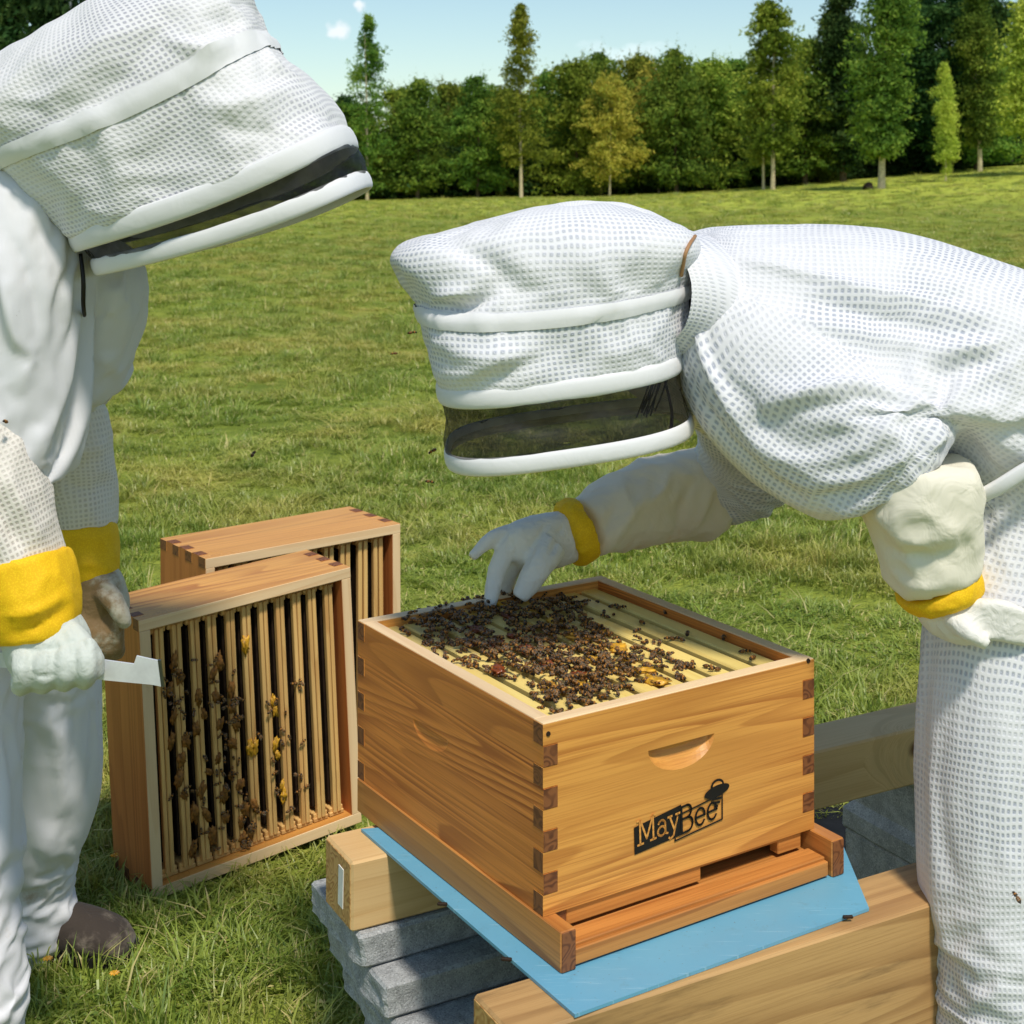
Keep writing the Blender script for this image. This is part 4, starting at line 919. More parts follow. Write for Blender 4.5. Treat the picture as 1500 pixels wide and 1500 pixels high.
def crinkle(co, nr, amp, sx, sy, sz, seed=0, ridge=True):
    out = np.empty(len(co))
    for i, c in enumerate(co):
        wx = .5 * noise.noise((c[0] * 4, c[1] * 4, c[2] * 4 + seed)); n = noise.noise((c[0] * sx + seed + wx, c[1] * sy + wx, c[2] * sz - wx)); m = noise.noise((c[0] * sx * 2.1 + seed, c[1] * sy * 2.1 + 9, c[2] * sz * 2.1))
        out[i] = 1.6 * (1 - abs(n)) ** 4 - .6 + .7 * (1 - abs(m)) ** 5 - .2
    return co + nr * (out * amp)[:, None]
def cloth(name, parts, mat, parent, voxel=.008, smooth=6, folds=(), crink=None, uv=True, post=1):
    co, fs = remesh(parts, voxel, smooth)
    nr = normals_of(co, fs)
    if crink:
        for c in crink: co = crinkle(co, nr, *c)
        nr = normals_of(co, fs)
    if folds:
        bvh = BVHTree.FromPolygons([tuple(x) for x in co], fs)
        for (pts, w, a) in folds: co = fold(co, nr, bvh, pts, w, a)
    if post: co = smooth_co(co, fs, post)
    u = transfer_uv(co, fs, parts) if uv else None
    base = np.zeros(3); q = parent
    while q is not None: base = base + np.array(q.location); q = q.parent
    return put(name, mesh(name, co - base, fs, [mat], uv=u, smooth=True), parent)
def shell(name, parts, mat, parent, smooth=True, disp=None):
    """unmerged loft surfaces as one mesh"""
    V, Fc, U = [], [], []; k = 0
    for (v, f, u) in parts: V.append(v); Fc += [tuple(i + k for i in q) for q in f]; U += u; k += len(v)
    V = np.concatenate(V)
    if disp is not None: V = disp(V, normals_of(V, Fc))
    return put(name, mesh(name, V - np.array(parent.location), Fc, [mat], uv=U, smooth=smooth), parent)
def shrink_part(ctrl, k): return [(px, py, d, ra * k, rb * k) for (px, py, d, ra, rb) in ctrl]
def drape(co, fs, body, pins, grow=.08, frames=21, bend=.15, stiff=12, sub=1, grav=1.0, selfc=False, quality=5):
    """let the cloth settle and buckle over the body inside it; returns the settled surface and per-loop source map"""
    me = mesh('cloth', co, fs); o = bpy.data.objects.new('cloth', me); scene.collection.objects.link(o)
    b = bpy.data.objects.new('body', mesh('body', *body) if body else None); scene.collection.objects.link(b)
    if body: b.modifiers.new('col', 'COLLISION'); b.collision.thickness_outer = .003; b.collision.cloth_friction = 12; b.collision.damping = .6
    vg = o.vertex_groups.new(name='pin')
    for i, w in enumerate(pins):
        if w > .01: vg.add([i], float(w), 'REPLACE')
    m = o.modifiers.new('cloth', 'CLOTH'); s = m.settings; s.quality = quality; s.mass = .25; s.tension_stiffness = stiff; s.compression_stiffness = stiff; s.shear_stiffness = stiff * .5; s.bending_stiffness = bend
    s.tension_damping = 8; s.compression_damping = 8; s.shear_damping = 8; s.air_damping = 2.5; s.vertex_group_mass = 'pin'; s.pin_stiffness = 2; s.shrink_min = -grow; s.shrink_max = -grow; s.effector_weights.gravity = grav
    m.collision_settings.distance_min = .003; m.collision_settings.use_self_collision = selfc; m.collision_settings.self_distance_min = .003; m.point_cache.frame_start = 1; m.point_cache.frame_end = frames + 2
    scene.frame_start = 1; scene.frame_end = frames + 2
    for f in range(1, frames + 1): scene.frame_set(f)
    dg = bpy.context.evaluated_depsgraph_get(); ev = o.evaluated_get(dg).to_mesh(); n = len(ev.vertices); out = np.empty(n * 3); ev.vertices.foreach_get('co', out)
    bpy.data.objects.remove(o); bpy.data.objects.remove(b); scene.frame_set(1)
    return out.reshape(-1, 3)
def catmull_clark(name, co, fs, uv, mat, levels=1):
    me = mesh(name, co, fs, [mat], uv=uv, smooth=True); o = bpy.data.objects.new('t', me); scene.collection.objects.link(o)
    m = o.modifiers.new('s', 'SUBSURF'); m.levels = levels; m.uv_smooth = 'PRESERVE_BOUNDARIES'
    dg = bpy.context.evaluated_depsgraph_get(); r = bpy.data.meshes.new_from_object(o.evaluated_get(dg)); bpy.data.objects.remove(o); r.name = name
    r.polygons.foreach_set('use_smooth', [True] * len(r.polygons)); return r
def draped(name, ctrls, mat, parent, voxel=.012, smooth=5, body=.9, pin_pts=(), folds=(), uv=True, seg=32, p=2.2, period=.0084, **kw):
    """ctrls: loft control rows; pin_pts: (px, py, depth, radius m) spheres where the cloth is held"""
    parts = [loft(c, seg, 5, p, period=period) for c in ctrls]
    co, fs = remesh(parts, voxel, smooth); nr = normals_of(co, fs)
    if folds:
        bvh = BVHTree.FromPolygons([tuple(x) for x in co], fs)
        for (pts, w, a) in folds: co = fold(co, nr, bvh, pts, w, a)
    u = transfer_uv(co, fs, parts) if uv else None
    bc, bf = remesh([loft(shrink_part(c, body), 24, 4, p) for c in ctrls], .016, 4)
    pin = np.zeros(len(co))
    for (px, py, d, r) in pin_pts: pin = np.maximum(pin, np.clip(1.6 - np.linalg.norm(co - np.array(P(px, py, d)), axis=1) / r * 1.0, 0, 1))
    co = drape(co, fs, (bc, bf), pin, **kw)
    me = catmull_clark(name, co, fs, u, mat); base = np.zeros(3); q = parent
    while q is not None: base = base + np.array(q.location); q = q.parent
    me.transform(T(*(-base))); return put(name, me, parent)
# --- hoods: stacked rings, each given by its two ends, the middle of its near side, depth and half depth
def hood_rings(rows, sub=6):
    C = []
    for (L, Mn, Rr, dl, dr, hd, ex) in rows:
        l, r = P(*L, dl), P(*Rr, dr); m = P(*Mn, (dl + dr) / 2 - hd); C.append((*l, *r, *m, hd, ex))
    return catmull(C, sub)
def hood_ring(c, seg=96):
    l, r, m, hd, ex = c[0:3], c[3:6], c[6:9], c[9], c[10]; V = []
    ctr = (l + r) / 2; ax = r - l; bow = m - ctr; bow_n = np.array([0, bow[1], 0]); bow_z = np.array([bow[0], 0, bow[2]])
    th = np.arange(seg) * 2 * np.pi / seg; e = 2 / ex; cs = np.sign(np.cos(th)) * np.abs(np.cos(th)) ** e; sn = np.sign(np.sin(th)) * np.abs(np.sin(th)) ** e
    return ctr + np.outer(cs * .5, ax) + np.outer(sn, bow_n) + np.outer(1 - cs ** 2, bow_z)
def grid_from(rings, period=.0092):
    n, seg = len(rings), len(rings[0]); V = np.concatenate(rings); fc, uv = [], []
    circ = [np.concatenate([[0], np.cumsum(np.linalg.norm(np.diff(np.vstack([r, r[:1]]), axis=0), axis=1))]) for r in rings]
    tot = round(np.mean([c[-1] for c in circ]) / period) * period; U = [c / c[-1] * tot for c in circ]
    vl = np.concatenate([[0], np.cumsum([np.mean(np.linalg.norm(rings[i + 1] - rings[i], axis=1)) for i in range(n - 1)])])
    for j in range(n - 1):
        for i in range(seg):
            k = (i + 1) % seg; fc.append((j * seg + i, (j + 1) * seg + i, (j + 1) * seg + k, j * seg + k)); uv += [(U[j][i], vl[j]), (U[j + 1][i], vl[j + 1]), (U[j + 1][i + 1], vl[j + 1]), (U[j][i + 1], vl[j])]
    return V, fc, uv
def tube_ring(ring, r, seg=8, squash=1.0, wob=0):
    n = len(ring); V = []
    ctr = ring.mean(axis=0)
    for i in range(n):
        t = ring[(i + 1) % n] - ring[i - 1]; t /= np.linalg.norm(t); o = ring[i] - ctr; o -= t * (o @ t); o /= np.linalg.norm(o); b = np.cross(t, o)
        rr = r * (1 + wob * math.sin(i * .9))
        for k in range(seg): a = k * 2 * np.pi / seg; V.append(ring[i] + o * rr * squash * math.cos(a) + b * rr * math.sin(a))
    fc = [(i * seg + k, i * seg + (k + 1) % seg, ((i + 1) % n) * seg + (k + 1) % seg, ((i + 1) % n) * seg + k) for i in range(n) for k in range(seg)]
    return np.array(V), fc, [(0, 0)] * (4 * len(fc))
def build_hood(person, rows, iband, ipipe, irim, mats, sub=6, folds=(), rpipe=.012, rrim=.013, crink=.003, seed=0, veil_wave=.006, band_w=3, grow=.035):
    C = hood_rings(rows, sub); rings = [hood_ring(c) for c in C]; b, p, q = [int(i * sub) for i in (iband, ipipe, irim)]
    top = rings[:p + 1]
    apex = [rings[0].mean(axis=0) + (rings[0] - rings[0].mean(axis=0)) * s for s in (.02, .5)]
    V, f, u = grid_from(apex + top)
    nr = normals_of(V, f)
    if nr[len(V) // 2] @ (V[len(V) // 2] - V.mean(axis=0)) < 0: nr = -nr
    V = crinkle(V, nr, crink, 5, 5, 7, seed); V = crinkle(V, nr, crink * .35, 13, 13, 19, seed + 4)
    bvh = BVHTree.FromPolygons([tuple(x) for x in V], f)
    for (pts, w, a) in folds: V = fold(V, nr, bvh, pts, w, a)
    seg = len(rings[0]); base = np.array(person.location); nrow = len(V) // seg
    pin = np.zeros(len(V)); ib = b + 2
    for j in range(nrow): pin[j * seg:(j + 1) * seg] = max(1.0 if j >= nrow - 2 else 0, .8 if abs(j - ib) <= band_w // 2 + 1 else 0, .5 if j < 3 else 0, .06)
    V = drape(V, f, None, pin, grow=grow, frames=14, bend=.25, stiff=12, grav=.0, quality=5)
    nr = normals_of(V, f)
    if nr[len(V) // 2] @ (V[len(V) // 2] - V.mean(axis=0)) < 0: nr = -nr
    hm = catmull_clark('hood', V, f, u, mats[0]); hm.transform(T(*(-base))); h = put('hood', hm, person)
    # seam band lying a little proud of the hood cloth
    i0 = b + 2; k = (i0 - band_w // 2); rr = []
    for j in range(band_w + 1):
        row = V[(k + j) * seg:(k + j + 1) * seg]; n0 = nr[(k + j) * seg:(k + j + 1) * seg]; rr.append(row + n0 * (.0048 if 0 < j < band_w else .0022))
    v2, f2, u2 = grid_from(rr); put('seam_band', mesh('seam_band', v2 - base, f2, [mats[1]], uv=u2, smooth=True), h)
    v3, f3, u3 = tube_ring(rings[p], rpipe, 12, .30); put('piping', mesh('piping', v3 - base, f3, [mats[1]], smooth=True), h)
    vr = rings[p:q + 1]; vv, vf, vu = grid_from(vr); vn = normals_of(vv, vf)
    wv = np.repeat(np.sin(np.linspace(0, np.pi, len(vr))) ** .8, len(vr[0]))[:, None]; vv = vv + (crinkle(vv, vn, veil_wave, 9, 9, 14, seed + 2) - vv) * wv; put('veil', mesh('veil', vv - base, vf, [mats[2]], uv=vu, smooth=True), h)
    v4, f4, u4 = tube_ring(rings[q], rrim, 12, .34, .0); put('rim', mesh('rim', v4 - base, f4, [mats[3]], smooth=True), h)
    # dark netting closing the face opening
    ctr = rings[q].mean(axis=0); inner = [ctr + (rings[q] - ctr) * s + np.array([0, 0, -.012 * (1 - s)]) for s in (.985, .7, .35, .03)]
    v5, f5, u5 = grid_from(inner); put('face_net', mesh('face_net', v5 - base, f5, [mats[2]], uv=u5, smooth=True), h)
    return h
def veil_mat():
    s = NT('black_veil'); tr = s.new('BsdfTransparent'); mx = s.new('MixShader'); tc = s.new('TexCoord')
    s.link(s.smooth(s.noise(tc.outputs['Object'], 26, 3), .3, .7, .50, .72), mx.inputs[0])
    s.fin(lin(22, 21, 23), .55, None, .35); s.link(tr.outputs[0], mx.inputs[1]); s.link(s.b.outputs[0], mx.inputs[2]); s.link(mx.outputs[0], s.out.inputs[0]); return s.m
M['veil'] = veil_mat()
WHITE = (.80, .80, .80, 1)
M['vent'] = vent('vent_suit', (.74, .74, .75, 1), lin(160, 166, 180), .0071, .22)
M['vent_l'] = vent('vent_suit_cream', (.73, .725, .72, 1), lin(166, 166, 176), .0076, .2)
M['vent_s'] = vent('vent_sleeve', lin(226, 220, 210), lin(184, 176, 168), .0074, .3, 1, lin(190, 176, 150))
M['vent_tan'] = vent('vent_sleeve_tan', lin(214, 196, 178), lin(160, 140, 128), .0098, .4, 1)
M['cotton'] = cotton('white_cotton', (.71, .71, .73, 1), lin(206, 200, 190), .25, 9, .35, .6)
M['trouser'] = cotton('work_trousers', (.78, .78, .80, 1), lin(168, 140, 104), .3, 8, .75, .60)
M['trim'] = cotton('white_trim', (.76, .76, .76, 1), None, .15, 20)
M['canvas'] = cotton('cream_canvas', lin(232, 226, 206), lin(206, 184, 150), .6, 22, .5, .6)
M['canvas_w'] = cotton('warm_canvas', lin(238, 226, 204), lin(222, 182, 138), .6, 18, .6, .55)
M['leather'] = cotton('white_goatskin', lin(202, 208, 200), lin(146, 122, 88), .5, 34, .65, .57, crease=95)
M['leather_d'] = cotton('stained_goatskin', lin(196, 190, 172), lin(128, 98, 56), .6, 34, .9, .44, crease=95)
M['leather_r'] = cotton('clean_goatskin', lin(232, 229, 220), lin(172, 142, 104), .5, 40, .4, .64, crease=95)
def yellow(name):
    s = NT(name); tc = s.new('TexCoord'); co = tc.outputs['Object']; v = s.new('TexVoronoi'); v.inputs['Scale'].default_value = 420; s.link(co, v.inputs['Vector'])
    c = s.mix(s.smooth(v.outputs['Distance'], .2, .6, 0, .5), lin(246, 202, 30), lin(222, 166, 16)); c = s.mix(s.smooth(s.noise(co, 30, 4), .5, .75, 0, .3), c, lin(206, 150, 20))
    return s.fin(c, .7, s.bump(s.noise(co, 18, 3, .5, 1), .6, .006), .25)
M['yellow'] = yellow('yellow_cuff')
M['skin'] = plain('skin', lin(198, 150, 122), .5, .06, 10); M['hair'] = plain('dark_hair', lin(34, 26, 22), .5, .3, 60)
M['boot'] = cotton('brown_boot', lin(64, 56, 50), lin(138, 126, 112), .6, 30, .8, .50); M['sole'] = plain('boot_sole', lin(28, 27, 27), .7, .2, 20); M['elastic'] = plain('tan_zip', lin(168, 126, 86), .6, .1)
def head(person, c, up, fwd, s=1.0):
    """head with face and hair inside the hood"""
    up = Vector(up).normalized(); fwd = Vector(fwd).normalized(); side = up.cross(fwd).normalized(); fwd = side.cross(up).normalized(); base = Vector(person.location)
    bm = bmesh.new(); bmesh.ops.create_uvsphere(bm, u_segments=28, v_segments=20, radius=1)
    for v in bm.verts:
        x, y, z = v.co; y2 = y * .098; x2 = x * .076 * (1 - .22 * max(0, -z)); z2 = z * .118
        if y > 0: y2 += .020 * math.exp(-((x / .16) ** 2 + ((z + .08) / .16) ** 2)) - .008 * (math.exp(-(((abs(x) - .42) / .2) ** 2 + ((z - .08) / .14) ** 2))) + .007 * math.exp(-((x / .35) ** 2 + ((z + .42) / .08) ** 2)) + .008 * math.exp(-((x / .3) ** 2 + ((z + .8) / .2) ** 2))
        if abs(x) > .93 and abs(z + .02) < .25: x2 *= 1.16
        v.co = Vector(c) + (side * x2 + fwd * y2 + up * z2) * s - base
    neck = []; 
    me = bpy.data.meshes.new('head'); bm.to_mesh(me); bm.free(); me.materials.append(M['skin']); me.polygons.foreach_set('use_smooth', [True] * len(me.polygons)); h = put('head', me, person)
    bm = bmesh.new(); bmesh.ops.create_uvsphere(bm, u_segments=28, v_segments=20, radius=1)
    for v in bm.verts:
        x, y, z = v.co; k = 1.06 if (z > .35 or y < .15) else .86; k += .03 * noise.noise(v.co * 5); v.co = Vector(c) + (side * x * .08 * k + fwd * (y * .1 * k - .004) + up * z * .12 * k) * s - base
    me = bpy.data.meshes.new('hair'); bm.to_mesh(me); bm.free(); me.materials.append(M['hair']); me.polygons.foreach_set('use_smooth', [True] * len(me.polygons)); put('hair', me, h)
    return h
def strands(person, pts, n, spread, r=.0012):
    parts = []; rr = random.Random(3)
    for i in range(n):
        o = [(rr.gauss(0, spread), rr.gauss(0, spread * .6)) for _ in range(2)]
        row = [(px + o[0][0] * (1 - k / len(pts)) + o[1][0] * k / len(pts), py + o[1][1] * k / len(pts), d + rr.gauss(0, .004), r * F / d, r) for k, (px, py, d) in enumerate(pts)]
        parts.append(loft(row, 5, 3))
    return shell('hair_lock', parts, M['hair'], person)
def fingers(specs, palm): return [loft(s, 14, 4, 2.0) for s in palm + specs]
def right_person():
    p = thing('person', 'bending beekeeper in white ventilated suit leaning over the open hive, gloved hand among bees', 'person', tuple(P(1470, 1819, 1.8).xy) + (0,))
    torso = [(948, 452, 2.06, 96, .12), (972, 466, 2.07, 122, .125), (1005, 472, 2.08, 140, .135), (1060, 478, 2.07, 150, .165), (1150, 474, 2.05, 152, .20), (1280, 480, 2.03, 156, .205), (1400, 515, 2.0, 155, .20), (1500, 560, 1.98, 162, .20), (1600, 640, 1.97, 160, .20)]
    nleg = [(1590, 600, 1.98, 170, .17), (1530, 740, 1.95, 150, .16), (1482, 860, 1.90, 122, .13), (1462, 980, 1.86, 108, .115), (1455, 1150, 1.83, 105, .105), (1466, 1330, 1.81, 99, .1), (1468, 1550, 1.8, 95, .095), (1470, 1770, 1.8, 92, .09)]
    fleg = [(1600, 640, 2.1, 140, .15), (1640, 900, 2.15, 105, .11), (1650, 1200, 2.16, 90, .1), (1650, 1520, 2.16, 80, .09)]
    narm = [(1070, 490, 2.0, 95, .09), (1110, 530, 1.94, 118, .115), (1170, 572, 1.90, 120, .115), (1250, 624, 1.86, 110, .108), (1312, 664, 1.84, 102, .102), (1346, 690, 1.832, 92, .095)]
    farm = [(1080, 520, 2.2, 80, .08), (1104, 620, 2.30, 80, .075), (1086, 688, 2.37, 72, .07), (1035, 715, 2.38, 60, .064)]
    ctrls = [torso, nleg, fleg, narm, farm]
    W, A = .012, .010
    folds = [([(1070, 372), (1180, 388), (1330, 410), (1450, 440)], .012, .009), ([(1080, 402), (1200, 420), (1350, 440), (1490, 455)], .014, -.010), ([(1100, 350), (1250, 352), (1400, 385)], .014, .007), ([(1120, 440), (1260, 455), (1400, 470)], .014, .008),
             ([(1085, 582), (1170, 545), (1250, 530), (1320, 540)], .012, .012), ([(1095, 600), (1180, 562), (1260, 548), (1310, 560)], .010, -.010),
             ([(1322, 470), (1326, 510), (1320, 560), (1300, 600)], .014, .016), ([(1335, 480), (1345, 520), (1338, 560)], .014, -.014), ([(1335, 495), (1400, 490), (1495, 455)], .010, -.012), ([(1340, 475), (1420, 465), (1495, 440)], .012, .010),
             ([(1020, 470), (1050, 540), (1090, 600)], .014, .010), ([(1000, 520), (1030, 580), (1070, 625)], .012, -.010), ([(1120, 640), (1200, 700), (1280, 745)], .012, .006),
             ([(1360, 600), (1385, 640), (1370, 690), (1340, 725)], .014, .012), ([(1330, 600), (1345, 640), (1320, 690), (1290, 720)], .010, -.012), ([(1300, 740), (1350, 690), (1395, 620)], .008, .008),
             ([(1480, 600), (1440, 660), (1420, 740)], .016, .012), ([(1495, 640), (1460, 700), (1440, 780)], .014, -.012), ([(1450, 550), (1400, 580), (1370, 600)], .012, .010),
             ([(1370, 930), (1440, 960), (1500, 1000)], .022, -.006), ([(1365, 1000), (1430, 985), (1500, 940)], .022, .006), ([(1358, 1080), (1430, 1110), (1500, 1100)], .022, .006), ([(1362, 1170), (1430, 1150), (1495, 1180)], .022, -.006), ([(1372, 1250), (1440, 1290), (1500, 1280)], .022, .006), ([(1370, 1350), (1430, 1340), (1500, 1390)], .022, -.006), ([(1366, 1440), (1430, 1420), (1490, 1460)], .022, .006), ([(1420, 900), (1460, 1010), (1490, 1110)], .022, .006)]
    cv = draped('coverall', ctrls, M['vent'], p, .0122, 5, .91, [(955, 455, 2.06, .13), (1346, 700, 1.832, .07), (1035, 715, 2.38, .07), (1470, 1770, 1.8, .12), (1650, 1520, 2.16, .1), (1600, 640, 1.97, .1)], folds[:18])
    D1, D2 = 1.95, 1.98
    rows = [((655, 350), (860, 298), (985, 333), D1, D2, .03, 2.4), ((600, 352), (850, 316), (1006, 340), D1, D2, .10, 3.0), ((582, 380), (840, 368), (1014, 360), D1, D2, .14, 3.2),
            ((604, 424), (810, 428), (1010, 388), D1, D2, .15, 2.7), ((613, 450), (800, 462), (1006, 414), D1, D2, .155, 2.8), ((628, 508), (805, 525), (998, 468), D1, D2, .158, 2.9), ((644, 566), (815, 574), (992, 520), D1, D2, .16, 3.0),
            ((650, 614), (822, 624), (998, 566), D1, D2, .16, 3.0), ((656, 660), (832, 672), (1008, 610), D1, D2, .16, 3.0)]
    shell('hood_collar', [loft([(930, 425, 1.98, 88, .135), (968, 430, 2.0, 97, .142), (998, 440, 2.03, 104, .145), (1030, 450, 2.06, 100, .14)], 40, 6, cap=False)], M['vent'], p, disp=lambda v, n: crinkle(v, n, .003, 14, 14, 8, 2.))
    hf = [([(612, 445), (660, 452), (700, 440), (730, 420)], .010, -.014), ([(590, 425), (640, 432), (690, 425)], .012, .012), ([(640, 500), (720, 525), (800, 505)], .014, .010), ([(690, 560), (760, 535), (830, 500)], .012, -.008), ([(650, 350), (720, 385), (760, 420)], .014, -.009), ([(820, 330), (880, 400), (900, 440)], .018, .008), ([(640, 545), (700, 545), (760, 520)], .012, .009)]
    build_hood(p, rows, 4, 6, 8, [M['vent'], M['trim'], M['veil'], M['trim']], 6, hf, .0125, .0115, .0030, 3.3)
    head(p, P(838, 440, 1.96), (-1, 0, .12), (-.15, 0, -1))
    strands(p, [(968, 540, 1.90), (958, 575, 1.89), (948, 605, 1.89)], 10, 9); strands(p, [(972, 550, 1.88), (984, 600, 1.88), (983, 632, 1.88)], 4, 2)
    # far reaching glove
    g = cloth('gauntlet', [loft([(1068, 722, 2.39, 52, .058), (1034, 722, 2.385, 66, .07), (982, 728, 2.36, 64, .068), (930, 742, 2.32, 58, .06), (885, 760, 2.27, 49, .052), (852, 775, 2.23, 42, .045)], 28)], M['canvas_w'], p, .006, 3,
              [([(980, 690), (970, 720), (940, 745)], .010, .008), ([(1020, 700), (1000, 740), (990, 780)], .009, -.007), ([(950, 720), (920, 760), (900, 790)], .010, .006), ([(1048, 700), (1030, 745), (1010, 780)], .007, .008), ([(905, 740), (890, 770), (880, 795)], .008, -.006)], [(.004, 12, 12, 12, 2.)], uv=False)
    cloth('yellow_cuff', [loft([(858, 772, 2.225, 46, .05), (842, 779, 2.22, 49, .052), (829, 784, 2.215, 44, .047)], 24)], M['yellow'], g, .004, 2, (), [(.002, 30, 30, 30, 1.)], uv=False)
    hand = [loft([(842, 782, 2.22, 36, .036), (815, 790, 2.21, 40, .036), (785, 795, 2.19, 40, .034), (760, 797, 2.17, 34, .03), (745, 802, 2.16, 22, .022)], 20, 5),
            loft([(765, 782, 2.19, 18, .014), (738, 783, 2.17, 13, .0125), (714, 794, 2.155, 11, .011), (690, 817, 2.14, 6.5, .007)], 14, 4),
            loft([(752, 795, 2.165, 19, .015), (734, 820, 2.15, 14.5, .0135), (725, 850, 2.14, 13.5, .0125), (717, 889, 2.125, 9, .009)], 14, 4),
            loft([(764, 805, 2.19, 18, .015), (748, 835, 2.185, 14, .0135), (738, 860, 2.18, 13, .0125), (733, 884, 2.17, 9, .009)], 14, 4),
            loft([(772, 800, 2.215, 17, .014), (752, 826, 2.225, 13, .0125), (744, 852, 2.22, 12, .0115), (742, 872, 2.215, 8.5, .009)], 14, 4),
            loft([(805, 800, 2.17, 26, .022), (790, 828, 2.14, 21, .02), (774, 855, 2.13, 18, .016), (760, 876, 2.125, 12, .011)], 14, 4)]
    cloth('glove', hand, M['leather_r'], p, .0030, 2, [([(800, 770), (780, 800), (770, 830)], .006, -.004), ([(770, 775), (745, 790), (735, 805)], .004, .003), ([(825, 770), (815, 795), (805, 815)], .006, -.004)], [(.0007, 22, 22, 34, 1.)], uv=False)
    # near glove braced on the thigh
    g = cloth('gauntlet', [loft([(1345, 676, 1.82, 78, .082), (1346, 712, 1.82, 84, .088), (1350, 756, 1.82, 80, .084), (1360, 805, 1.82, 72, .074), (1374, 850, 1.82, 64, .064)], 28)], M['canvas'], p, .007, 3,
              [([(1285, 760), (1340, 790), (1420, 770)], .010, .008), ([(1295, 800), (1350, 815), (1425, 800)], .009, -.007), ([(1310, 745), (1320, 790), (1340, 840)], .010, .006), ([(1400, 730), (1410, 780), (1420, 820)], .010, -.006), ([(1305, 835), (1340, 860), (1400, 850)], .007, .006)], [(.005, 11, 11, 11, 5.)], uv=False)
    cloth('yellow_cuff', [loft([(1368, 848, 1.82, 63, .065), (1376, 862, 1.82, 64, .066), (1382, 878, 1.82, 58, .06)], 26)], M['yellow'], g, .0045, 2, (), [(.0015, 26, 26, 26, 1.)], uv=False)
    hand = [loft([(1380, 862, 1.82, 52, .048), (1392, 888, 1.81, 50, .044), (1412, 905, 1.795, 40, .036), (1440, 908, 1.785, 32, .03)], 20, 5)]
    for k in range(4): hand.append(loft([(1425, 886 + k * 13, 1.775, 10.5, .0115), (1462, 888 + k * 13.5, 1.765, 10, .011), (1492, 896 + k * 13, 1.762, 9, .0105), (1512, 906 + k * 12, 1.77, 7, .008)], 12, 4))
    hand.append(loft([(1395, 905, 1.78, 18, .018), (1420, 928, 1.755, 13, .013), (1446, 945, 1.75, 9, .009)], 12, 4))
    cloth('glove', hand, M['leather_r'], p, .0032, 2, (), [(.0007, 22, 22, 34, 1.)], uv=False)
    # elastic waist hem and trouser pocket flap seen beside the elbow
    shell('jacket_hem', [loft([(1432, 730, 1.80, 10, .006), (1465, 712, 1.785, 11, .006), (1500, 690, 1.78, 11, .006), (1540, 668, 1.78, 11, .006)], 12, 5, 3.0)], M['trim'], p)
    # zip where the hood joins the collar, laid on the cloth
    bpy.context.view_layer.update(); dg = bpy.context.evaluated_depsgraph_get(); row = []
    for (px, py) in ((1024, 334), (1018, 346), (1010, 358), (1004, 372), (1001, 388), (998, 404)):
        d = ray(px, py).normalized(); ok, loc = scene.ray_cast(dg, Vector((0, 0, H)) + d * .3, d)[:2]
        if ok and 1.6 < loc.y < 2.3: row.append((px, py, loc.y - .003, 2.8, .0028))
    if len(row) > 2: shell('hood_zip', [loft(row, 8)], M['elastic'], p)
    for (px, d) in ((1455, 1.8), (1640, 2.16)):
        gy = HY + F * H / d; c = P(px, gy, d); c.z = 0; bt = boot(p, c, math.pi); 
    return p
def boot(p, c, ang, mat='boot', scale=1.0):
    """low leather boot, toe along ang"""
    R_ = RZ(ang); pts = [(-.09, .044, .046, .040), (-.06, .050, .056, .042), (0, .048, .054, .042), (.06, .038, .044, .044), (.12, .032, .036, .048), (.16, .027, .026, .042), (.182, .020, .012, .024)]
    V = []; seg = 18
    cc = catmull([(x, z, hz, wy) for x, z, hz, wy in pts], 4)
    for (x, z, hz, wy) in cc:
        for i in range(seg):
            a = i * 2 * math.pi / seg; s, q = math.cos(a), math.sin(a); zz = z + hz * (q if q > 0 else q * (z / hz) * .98 if abs(q) < 1 else -z / hz); V.append(Vector((x, wy * s * (abs(s) ** -.15 if abs(s) > .01 else 1), max(.004, zz))) * scale)
    k = len(V); n = len(cc); f = [(j * seg + i, j * seg + (i + 1) % seg, (j + 1) * seg + (i + 1) % seg, (j + 1) * seg + i) for j in range(n - 1) for i in range(seg)] + [tuple(range(seg - 1, -1, -1)), tuple(range((n - 1) * seg, n * seg))]
    v = [R_ @ q + c - Vector(p.location) for q in V]
    b = put('boot', mesh('boot', v, f, [M[mat]], smooth=True), p)
    out = [(x, wy) for x, z, hz, wy in cc]; n2 = len(out); sv = []
    for zz, g in ((.002, 1.0), (.016, 1.04)):
        for x, wy in out: sv.append((x * 1.02, wy * g, zz))
        for x, wy in out[::-1]: sv.append((x * 1.02, -wy * g, zz))
    m = 2 * n2; sf = [tuple(range(m - 1, -1, -1)), tuple(range(m, 2 * m))] + [(i, (i + 1) % m, (i + 1) % m + m, i + m) for i in range(m)]
    put('sole', mesh('sole', [R_ @ (Vector(q) * scale) + c - Vector(p.location) for q in sv], sf, [M['sole']]), b)
    toe = [q for q in cc if .09 < q[0] < .15]
    for xx in (-.02, .015, .05):                                   # laces
        zt = float(np.interp(xx, cc[:, 0], cc[:, 1] + cc[:, 2])); lv, lf = cbox(.005, .05, .004, .001)
        put('lace', mesh('lace', [R_ @ (Vector((xx, 0, zt)) + q) + c - Vector(p.location) for q in lv], lf, [M['sole']]), b)
    return b
